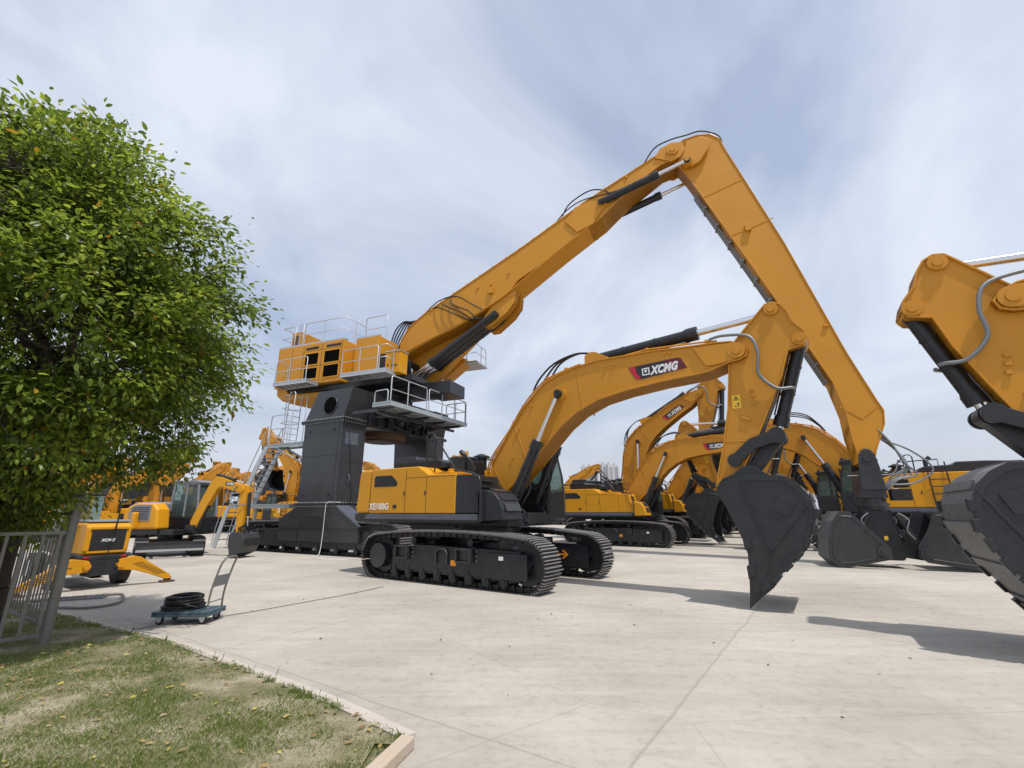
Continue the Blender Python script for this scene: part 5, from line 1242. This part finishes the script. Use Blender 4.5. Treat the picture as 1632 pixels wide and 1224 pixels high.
q = MU(); q.tube([(3.1, by - .13, 2.6), (2.95, by - .25, 2.2), (3.2, by - .25, 1.9), (3.6, by - .1, 1.9)], .02, 6, smooth=4); q.build('arm_hose', 'hosegrey', m)

# ------------------------------------------------------------------ wheeled digger seen from behind, on outriggers
wd = thing('wheeled_excavator', 'yellow wheeled digger seen from behind, standing on two splayed yellow outriggers', 'wheeled excavator', (-9.42, 11.15, 0), HEAD + math.pi); wd.scale = (.82,) * 3
# its rear is at local x = -.3 and faces the yard
q = MB(); q.prism([(-.35, .86), (-.42, 1.0), (-.40, 1.60), (-.25, 1.72), (1.3, 1.72), (1.4, 1.6), (1.4, .86)], -.50, .50); ub = q.build('rear_body', 'yellow', wd, bevel=.07, seg=3)
q = MB(); q.span(-.435, -.40, -.38, .38, .98, 1.54); rg = q.build('rear_grille', 'grille', ub, bevel=.05)
for y0_, y1_, z0_, z1_ in ((-.42, .42, 1.54, 1.59), (-.42, .42, .93, .98)): q = MB(); q.span(-.44, -.39, y0_, y1_, z0_, z1_); q.build('grille_trim', 'yellow', rg)
text_obj('lettering', 'XCMG', .10, Matrix.Translation((-.438, .16, 1.22)) @ Matrix(((0, 0, -1, 0), (-1, 0, 0, 0), (0, 1, 0, 0), (0, 0, 0, 1))), 'white', rg, bold=.003, shear=.3, sx=1)
q = MB(); q.prism([(-.46, .74), (-.46, .86), (-.3, .90), (1.4, .90), (1.4, .72)], -.52, .52); q.build('bumper', 'black', wd, bevel=.03)
for e in (-1, 1):
    q = MB(); q.span(-.475, -.46, e * .34, e * .46, .80, .85); q.build('tail_lamp', 'redlight', wd)
q = MB(); q.prism([(-.3, 1.722), (-.28, 1.78), (1.2, 1.78), (1.25, 1.722)], -.48, .48); q.build('top_cover', 'grey', wd, bevel=.02)
q = MB(); q.span(-.1, 3.0, -.42, .42, .42, .73); q.build('chassis', 'black', wd, bevel=.03)
for x in (.55, 2.6):
    for e in (-1, 1):
        q = MB(); q.cyl((x, e * .58, .42), (x, e * .86, .42), .42, n=28); wh = q.build('wheel', 'rubber', wd, bevel=.03); q = MB(); q.cyl((x, e * .80, .42), (x, e * .87, .42), .22, n=20); q.build('rim', 'dirtyw', wh)
q = MB(); q.span(.9, 2.2, -.1, .75, .9, 1.75); cb = q.build('cab', 'black', wd, bevel=.04)
q = MB(); q.span(.95, 2.1, -.08, .73, 1.752, 2.45); q.build('side_window', 'glass', cb)
q = MB(); q.span(.88, 2.15, -.12, .77, 2.46, 2.54); q.build('roof', 'black', cb, bevel=.03)
q = MB(); q.prism([(2.2, 1.0), (2.35, 1.3), (3.0, 2.5), (4.2, 2.5), (4.2, 2.32), (3.1, 2.28), (2.6, 1.2)], -.4, -.2); q.build('boom', 'yellow', wd, bevel=.01)
q = MB(); q.prism([(4.05, 2.65), (4.3, 2.6), (4.25, 1.0), (4.1, 1.0)], -.38, -.22); q.build('arm', 'yellow', wd, bevel=.01)
q = MB(); q.prism([(4.05, 1.05), (4.5, 1.1), (4.55, .7), (4.2, .4), (4.05, .5)], -.6, 0); q.build('bucket', 'black', wd, bevel=.02)
q = MB(); q.span(-.46, .0, -.34, .34, .34, .74); q.cyl((-.5, -.3, .42), (-.5, -.3, .70), .03, n=8); q.build('outrigger_bracket', 'black', wd, bevel=.02)
for e in (-1, 1):
    # a deep tapering leg, in the rear plane, falling from the bracket to its foot
    q = MB(); q.M = Matrix(((0, 1, 0, -.42), (e, 0, 0, 0), (0, 0, 1, 0), (0, 0, 0, 1)))
    pr = [(.26, .62), (.34, .74), (.66, .80), (.82, .76), (1.62, .22), (1.66, .10), (1.52, .10), (1.1, .28), (.72, .42), (.3, .46)]
    q.prism(pr, -.09, .09); lg = q.build('outrigger_leg', 'yellow', wd, bevel=.012)
    q = MB(); q.M = Matrix(((0, 1, 0, -.42), (e, 0, 0, 0), (0, 0, 1, 0), (0, 0, 0, 1)))
    for k in range(8): xx = .72 + k * .085; q.box((xx + .05, -.095, .60 - k * .045), (.24, .008, .010), Matrix.Rotation(R(-8), 3, 'Y'))
    q.build('leg_slots', 'grille', lg)
    q = MB(); q.M = Matrix(((0, 1, 0, -.42), (e, 0, 0, 0), (0, 0, 1, 0), (0, 0, 0, 1)))
    q.disc((.36, -.12, .60), (0, 1, 0), .08, .08, 16); q.build('pivot_pin', 'yellow', lg)
    q = MB(); q.M = Matrix(((0, 1, 0, -.42), (e, 0, 0, 0), (0, 0, 1, 0), (0, 0, 0, 1)))
    q.box((1.60, 0, .03), (.34, .26, .035)); q.span(1.52, 1.68, -.05, -.02, .04, .16); q.span(1.52, 1.68, .02, .05, .04, .16); q.build('foot_pad', 'rust', lg, bevel=.01)
q = MB(); q.tube([(-.55, .02, .62), (-.50, -.05, 1.2), (-.42, -.12, 1.9), (-.40, -.13, 2.3)], .012, 6); q.tube([(-.48, -.1, 1.55), (-.42, -.12, 1.95)], .022, 6); q.build('aerial', 'black', wd)

# ------------------------------------------------------------------ platform trolley and its hose coil
tb = Vector((-5.03, 7.86, 0))
dv_ = Vector((-4.66, 7.97, 0)) - Vector((-5.33, 7.56, 0)); ta = R(2)
t = thing('platform_trolley', 'worn blue platform trolley with a bent grey handle carrying a black hose coil', 'trolley', tb, ta)
q = MB(); q.span(-.42, .42, -.25, .25, .15, .185); q.span(-.42, -.38, -.25, .25, .11, .15); q.span(.38, .42, -.25, .25, .11, .15); q.span(-.38, .38, -.25, -.21, .11, .15); q.span(-.38, .38, .21, .25, .11, .15); q.build('platform', 'blue', t, bevel=.012, seg=3)
for x in (-.32, .32):
    for y in (-.18, .18):
        q = MB(); q.cyl((x, y - .02, .05), (x, y + .02, .05), .05, n=18); wh = q.build('wheel', 'rubber', t, bevel=.006)
        q = MB(); q.cyl((x, y - .023, .05), (x, y + .023, .05), .025, n=12); q.build('hub', 'galv', wh)
        q = MB(); q.prism([(x - .02, .04), (x + .03, .04), (x + .05, .11), (x - .05, .11)], y - .035, y - .028); q.prism([(x - .02, .04), (x + .03, .04), (x + .05, .11), (x - .05, .11)], y + .028, y + .035); q.build('castor_fork', 'galv', wh)
q = MB(); q.tube([(.37, -.19, .18), (.38, -.19, .45), (.46, -.19, .80), (.50, -.18, .90), (.52, -.12, .945), (.52, .12, .945), (.50, .18, .90), (.46, .19, .80), (.38, .19, .45), (.37, .19, .18)], .015, 8, smooth=3); q.tube([(.375, -.19, .30), (.375, .19, .30)], .009, 6)
q.build('handle', 'greym', t)
q = MB(); q.box((.415, 0, .60), (.012, .37, .17), Matrix.Rotation(R(11), 3, 'Y')); q.build('handle_plate', 'grey', t, bevel=.004)
# coil
q = MB(); rr = random.Random(5); pts = []
for i in range(26 * 22):
    a = 2 * math.pi * i / 26; lp = i // 26; lay = lp % 6; k = lp // 6
    rad = .255 - .03 * k + .018 * math.sin(a * 2 + lp) + .012 * math.sin(lp * 2.3); z = .205 + lay * .032 + .012 * math.sin(a + lp * 1.7)
    pts.append((-.11 + rad * math.cos(a) * 1.05, rad * .9 * math.sin(a), z))
q.tube(pts, .017, 6)
q.tube([(-.36, .02, .33), (-.2, -.18, .36), (.05, -.27, .30), (.22, -.2, .24), (.25, .0, .22)], .012, 6, smooth=6)
cl = q.build('hose_coil', 'rubber'); cl.location = tb; cl.rotation_euler = (0, 0, ta); tag(cl, 'thick coil of black rubber hose piled on the blue trolley', 'hose coil')
# thin cable across the concrete
q = MB(); q.tube([(-6.2, 6.9, .018), (-5.6, 7.15, .018), (-5.2, 7.55, .02), (-4.9, 7.85, .02), (-4.4, 8.5, .018), (-3.9, 9.3, .018), (-3.3, 10.3, .018), (-2.9, 11.2, .018)], .0055, 5, smooth=6)
tag(q.build('floor_cable', 'black'), 'thin dark cable running over the concrete beneath the blue trolley', 'cable')
# bent pipe hoop and slotted grate near the outriggers
q = MB(); q.tube([(-7.45, 8.75, .03), (-7.25, 8.95, .03), (-7.3, 9.35, .03), (-7.75, 9.95, .03), (-8.0, 10.15, .03), (-8.3, 10.0, .03), (-8.8, 9.6, .03), (-9.0, 9.2, .03), (-8.6, 8.95, .03), (-8.0, 8.8, .03), (-7.45, 8.75, .03)], .022, 8, smooth=3)
tag(q.build('pipe_hoop', 'greym'), 'bent grey pipe hoop lying on the concrete behind the fence', 'pipe')
gr = thing('floor_grate', 'small slotted grate lying inside the bent grey pipe hoop', 'grate', (-8.45, 9.75, .012), R(25))
q = MB()
for k in range(10): q.span(-.4 + k * .085, -.36 + k * .085, -.14, .14, 0, .02)
q.span(-.4, .42, -.16, -.14, 0, .02); q.span(-.4, .42, .14, .16, 0, .02); q.build('slotted_plate', 'grey', gr)

# ------------------------------------------------------------------ fence
f = thing('metal_fence', 'grey tubular metal fence with a ball-topped round post at the lawn edge', 'fence', (-5.87, 6.42, .02), 0)
q = MB(); q.cyl((0, 0, 0), (0, 0, 1.72), .052, n=20); ps = q.build('post', 'greym', f)
q = MB(); q.cyl((0, 0, 1.72), (0, 0, 1.745), .062, n=20); 
for i in range(8):
    a0, a1 = math.pi * i / 8 - math.pi / 2, math.pi * (i + 1) / 8 - math.pi / 2; r0, r1 = .062 * math.cos(a0), .062 * math.cos(a1); q.cyl((0, 0, 1.79 + .062 * math.sin(a0)), (0, 0, 1.79 + .062 * math.sin(a1)), max(.002, r0), max(.002, r1), n=16, caps=False)
q.build('ball_cap', 'greym', ps)
def panel(dirv, length, zt, zb, nb, nm, r=.011, rail_r=.02):
    dirv = Vector(dirv).normalized(); q = MB(); rt = Matrix.Rotation(math.atan2(dirv.y, dirv.x), 3, 'Z')
    for z in (zt, zb): q.box(dirv * (length / 2 + .04) + Vector((0, 0, z)), (length, rail_r * 1.6, rail_r * 2), rt)
    q.build('fence_rail', 'greym', f)
    for k in range(nb):
        p = dirv * (.09 + (length - .07) * k / max(1, nb - 1)); q = MB(); q.box(p + Vector((0, 0, (zt + zb) / 2)), (r * 2, r * 1.5, zt - zb - rail_r * 2 - .002), rt); q.build('fence_bar', 'greym', f)
panel((-.62, -.78, 0), .72, 1.36, .14, 5, 'near', .016)
panel((-.83, .56, 0), 3.2, 1.30, .20, 22, 'far', .011)
q = MB(); dv3 = Vector((-.83, .56, 0)); q.box(dv3 * 1.64 + Vector((0, 0, 1.60)), (3.2, .03, .04), Matrix.Rotation(math.atan2(.56, -.83), 3, 'Z')); q.build('top_rail', 'greym', f)

# ------------------------------------------------------------------ tree
tr = thing('tree', 'big leafy green tree overhanging the lawn and fence at the photo edge', 'tree', (-7.0, 6.65, 0), 0)
T0 = Vector((-7.0, 6.65, 0)); CC = Vector((-6.62, 6.02, 4.32)) - T0; RX, RY, RZ = 2.56, 2.6, 2.80
rg_ = random.Random(11)
q = MB()
def limb(p0, p1, r0, r1, n=6, wob=.12):
    p0, p1 = Vector(p0), Vector(p1); pts = [p0]; L_ = (p1 - p0).length
    for i in range(1, n): t_ = i / n; pts.append(p0.lerp(p1, t_) + Vector((rg_.uniform(-1, 1), rg_.uniform(-1, 1), rg_.uniform(-.5, 1))) * wob * L_ * .35 * math.sin(math.pi * t_) )
    pts.append(p1)
    for i in range(n): a, b = r0 + (r1 - r0) * i / n, r0 + (r1 - r0) * (i + 1) / n; q.cyl(pts[i], pts[i + 1], a, b, n=8, caps=False)
    return pts
trunk = limb((0, 0, -.05), (.15, -.1, 1.7), .20, .16, 5, .1)
fork = trunk[-1]
skel = []                                           # skeleton nodes the twigs grow from
for k in range(9):
    a = 2 * math.pi * k / 9 + .3; d_ = Vector((math.cos(a) * rg_.uniform(.35, .7), math.sin(a) * rg_.uniform(.35, .7), rg_.uniform(-.25, .6)))
    st0 = trunk[-1] if k % 2 else trunk[-2]
    m_ = limb(st0, CC + Vector((d_.x * RX, d_.y * RY, d_.z * RZ)), .065, .022, 9, .35); skel += m_[3:]
m_ = limb(fork, CC + Vector((.2, .1, RZ * .72)), .08, .02, 10, .25); skel += m_[3:]
m1_ = list(skel)
for k in range(80):
    v = Vector((rg_.gauss(0, 1), rg_.gauss(0, 1), rg_.gauss(0, 1))).normalized(); pt = Vector((v.x * RX, v.y * RY, v.z * RZ)) * rg_.uniform(.62, .85) + CC
    if pt.z < 1.3: continue
    nr_ = min(m1_, key=lambda a: (a - pt).length_squared + .3 * max(0, a.z - pt.z)); skel += limb(nr_, pt, .024, .009, 6, .35)[2:]
tw = []
tries = 0
while len(tw) < 1950 and tries < 60000:
    tries += 1
    v = Vector((rg_.gauss(0, 1), rg_.gauss(0, 1), rg_.gauss(0, 1))).normalized(); s_ = rg_.uniform(.2, 1) ** .42
    lump = .97 + .16 * noise.noise(v * 2.4 + Vector((3, 1, 7))) + .12 * noise.noise(v * 5.5)
    tp_ = 1 - .20 * max(0, v.z * s_) ** 1.2
    pt = Vector((v.x * RX * tp_, v.y * RY * tp_, v.z * RZ)) * s_ * lump + CC
    if pt.z < 1.25: continue
    if noise.noise(pt * 1.25 + Vector((9, 2, 4))) < -.16 and s_ < .98: continue     # gaps through the crown
    tw.append((pt, v))
for k in range(16):                                # straggling twigs at the top
    pt = CC + Vector((rg_.uniform(.0, .9), rg_.uniform(-.9, .5), 0)); pt.z = CC.z + RZ * math.sqrt(max(.1, 1 - ((pt.x - CC.x) / RX / .8) ** 2 - ((pt.y - CC.y) / RY / .8) ** 2)) + rg_.uniform(-.1, .2); tw.append((pt, Vector((.2, 0, 1))))
for k in range(150):                               # low boughs drooping over the fence
    pt = Vector((rg_.uniform(-.9, .6), rg_.uniform(-1.3, .5), 0)); pt.z = rg_.uniform(1.2, 2.0) + .25 * max(0, pt.x); tw.append((pt, Vector((0, 0, -1))))
lv = []; lf = []; lmi = []
def leaf(p, d, up_, s_, mi):
    d = d.normalized(); sdv = d.cross(up_)
    if sdv.length < .05: sdv = d.orthogonal()
    sdv.normalize(); nn = sdv.cross(d); o = len(lv)
    w_ = s_ * .24
    tip = p + d * s_ - nn * s_ * .18
    e1_ = nn * s_ * .03; a1 = p + d * s_ * .25; a2 = p + d * s_ * .62 - nn * s_ * .05; mid = p + d * s_ * .45 - nn * s_ * .04
    lv.extend([p, a1 + sdv * w_ * .8 + e1_, a2 + sdv * w_ * .85 + e1_, tip, a2 - sdv * w_ * .85 + e1_, a1 - sdv * w_ * .8 + e1_, mid])
    lf.extend([(o, o + 1, o + 6), (o + 1, o + 2, o + 6), (o + 2, o + 3, o + 6), (o + 3, o + 4, o + 6), (o + 4, o + 5, o + 6), (o + 5, o, o + 6)]); lmi.extend([mi] * 6)
for pt, v in tw:
    near = min(skel, key=lambda a: (a - pt).length_squared)
    dd = pt - near
    if dd.length > .15: limb(near, pt, .009, .003, 3, .3)
    ax = dd.normalized() if dd.length > .01 else v
    col_bias = noise.noise(pt * 1.2 + Vector((5, 5, 5)))
    nl = int(50 + 28 * rg_.random())
    for i in range(nl):
        t_ = rg_.random(); off = Vector((rg_.gauss(0, .125), rg_.gauss(0, .125), rg_.gauss(0, .085)))
        p = pt + off + ax * (t_ - .6) * .3
        out = (p - CC); out.z *= .4; out.normalize()
        d = (out * .6 + off * 3 + Vector((rg_.gauss(0, .5), rg_.gauss(0, .5), rg_.gauss(-.3, .35)))).normalized()
        upv = Vector((rg_.gauss(0, .45), rg_.gauss(0, .45), 1)).normalized()
        r_ = rg_.random(); mi = 2 if r_ < .010 else (1 if r_ < .45 - col_bias * .7 else 0)
        leaf(p, d, upv, rg_.uniform(.052, .125) * (.8 if p.z < 2.3 else 1), mi)
q.build('trunk', 'bark', tr)
me = bpy.data.meshes.new('crown'); me.from_pydata([tuple(p) for p in lv], [], lf); me.polygons.foreach_set('material_index', lmi)
for k in ('leaf', 'leafd', 'leafo'): me.materials.append(M[k])
me.update(); o = bpy.data.objects.new('crown', me); COL.objects.link(o); o.parent = tr

# ------------------------------------------------------------------ grass, fallen leaves
rg2 = random.Random(21); gv = []; gf = []
cnt = 0
while cnt < 120000:
    y = 3.0 + 6.5 * rg2.random() ** 1.5; x = -9.5 + 9.0 * rg2.random()
    if not lawn_inside(x, y): continue
    if x < -1.1 * y - 1.5: continue
    dn = noise.noise(Vector((x * 1.1, y * 1.1, 1))) + .6 * noise.noise(Vector((x * 3.2, y * 3.2, 5)))
    if dn + rg2.gauss(0, .22) < -.26: continue
    cnt += 1
    hgt = rg2.uniform(.008, .026) * (1 + max(0, dn + .2) * .7); a = rg2.random() * 6.28; wv_ = rg2.uniform(.0015, .0035); ln = rg2.uniform(.2, 1.3) * hgt
    z = lawn_z(x, y) + .002; o = len(gv); ca, sa = math.cos(a), math.sin(a)
    gv += [(x - sa * wv_, y + ca * wv_, z), (x + sa * wv_, y - ca * wv_, z), (x + ca * ln * .5, y + sa * ln * .5, z + hgt * .75), (x + ca * ln, y + sa * ln, z + hgt)]
    gf += [(o, o + 1, o + 2), (o, o + 2, o + 3)]
for k in range(650):                               # taller tufts along the kerb
    t_ = rg2.random() ** 1.3 * 4.2; i = int(t_); a_ = Vector(LE[i]).lerp(Vector(LE[i + 1]), t_ - i) - nrm[i] * rg2.uniform(.0, .10); 
    if noise.noise(Vector((a_.x * 2, a_.y * 2, 9))) < .0: continue
    for b in range(6):
        x, y = a_.x + rg2.gauss(0, .015), a_.y + rg2.gauss(0, .015); hgt = rg2.uniform(.02, .06) * (2 if rg2.random() < .04 else 1); a = rg2.random() * 6.28; ln = rg2.uniform(.1, .7) * hgt; ca, sa = math.cos(a), math.sin(a); z = .02; o = len(gv); wv_ = .0025
        gv += [(x - sa * wv_, y + ca * wv_, z), (x + sa * wv_, y - ca * wv_, z), (x + ca * ln * .5, y + sa * ln * .5, z + hgt * .75), (x + ca * ln, y + sa * ln, z + hgt)]; gf += [(o, o + 1, o + 2), (o, o + 2, o + 3)]
me = bpy.data.meshes.new('grass'); me.from_pydata(gv, [], gf); me.materials.append(M['grassm']); me.update(); o = bpy.data.objects.new('grass', me); COL.objects.link(o)
tag(o, 'short patchy green grass on sandy soil', 'grass', kind='stuff')
def litter(name, n, fn, smin, smax, lab, mats_, split=.3):
    global lv, lf, lmi
    lv, lf, lmi = [], [], []
    k = 0
    while k < n:
        p = fn()
        if p is None: continue
        k += 1; a = rg2.random() * 6.28; d = Vector((math.cos(a), math.sin(a), rg2.uniform(-.05, .3))); leaf(Vector(p), d, Vector((rg2.gauss(0, .5), rg2.gauss(0, .5), 1)), rg2.uniform(smin, smax), 1 if rg2.random() < split else 0)
    me = bpy.data.meshes.new(name); me.from_pydata([tuple(p) for p in lv], [], lf); me.polygons.foreach_set('material_index', lmi)
    for m_ in mats_: me.materials.append(M[m_])
    me.update(); o = bpy.data.objects.new(name, me); COL.objects.link(o); tag(o, lab, 'fallen leaves', kind='stuff')
def onlawn():
    y = 3.0 + 5.5 * rg2.random() ** 1.3; x = -8.5 + 8 * rg2.random()
    if not lawn_inside(x, y): return None
    if rg2.random() > .35 + .65 * max(0, min(1, (-x - 1) / 3.5)): return None
    return (x, y, lawn_z(x, y) + .022)
litter('fallen_leaves', 1200, onlawn, .02, .07, 'yellow and brown fallen leaves scattered over the lawn', ['litter', 'littery'], .16)
def onyard():
    x = rg2.uniform(-6, 6); y = rg2.uniform(4, 13)
    if lawn_inside(x, y) : return None
    return (x, y, .012)
litter('dry_leaf_crumbs', 80, onyard, .02, .05, 'small dry leaf crumbs scattered on the concrete', ['litter', 'bark'], .7)

# ------------------------------------------------------------------ far away: trees and tower blocks
lv, lf, lmi = [], [], []
for k in range(9000):
    px = rg2.choice([rg2.uniform(380, 640), rg2.uniform(560, 760), rg2.uniform(-200, 400), rg2.uniform(860, 1150)]); Y = rg2.uniform(170, 210)
    c = at(px, Y); hmax = 9.5 + 3 * noise.noise(Vector((px * .02, 0, 0))) + 2 * noise.noise(Vector((px * .09, 3, 0)))
    if px > 700: hmax -= 5
    z = hmax * math.sqrt(rg2.random()); d = Vector((rg2.gauss(0, 1), rg2.gauss(0, 1), rg2.gauss(0, .5)))
    leaf(Vector((c.x, c.y, z)), d, Vector((0, 0, 1)), rg2.uniform(.8, 1.7), 0)
me = bpy.data.meshes.new('far_treeline'); me.from_pydata([tuple(p) for p in lv], [], lf); me.materials.append(M['farg']); me.update(); o = bpy.data.objects.new('far_treeline', me); COL.objects.link(o)
tag(o, 'dark low line of distant trees beyond the yard', 'treeline', kind='stuff')
TW = [(930, 938, 749.5, 'first'), (938.5, 946.5, 748.5, 'second'), (947.5, 955, 750, 'third'), (961, 970, 745.5, 'fourth'), (971, 979, 746.5, 'fifth'), (979.5, 988, 747.5, 'last')]
for i, (a, b, ytop, nm) in enumerate(TW):
    Y = 620 + 25 * (i % 2); c = at((a + b) / 2, Y); wdt = (b - a) / 732 * .9636 * Y; hgt = (816 - ytop) / 732 * Y * 1.02 + 1.65
    tt = thing('tower_block', nm + ' pale high-rise tower from the left on the hazy horizon', 'tower block', c, 0, 'hazy tower blocks')
    q = MB(); q.span(-wdt / 2, wdt / 2, -8, 8, 0, hgt); q.span(-wdt * .2, wdt * .2, -4, 4, hgt, hgt + 3); q.span(-wdt / 2 - .01, -wdt * .3, -8.6, -8, 0, hgt - 3); q.span(wdt * .3, wdt / 2 + .01, -8.6, -8, 0, hgt - 3); q.build('wall', 'cityw', tt)
    q = MB(); nfl = int(hgt / 3.1)
    for k in range(1, nfl): q.span(-wdt * .26, wdt * .26, -8.35, -8.02, k * 3.1, k * 3.1 + 1.5)
    tag(q.build('window_band', 'cityd', tt), kind='stuff')
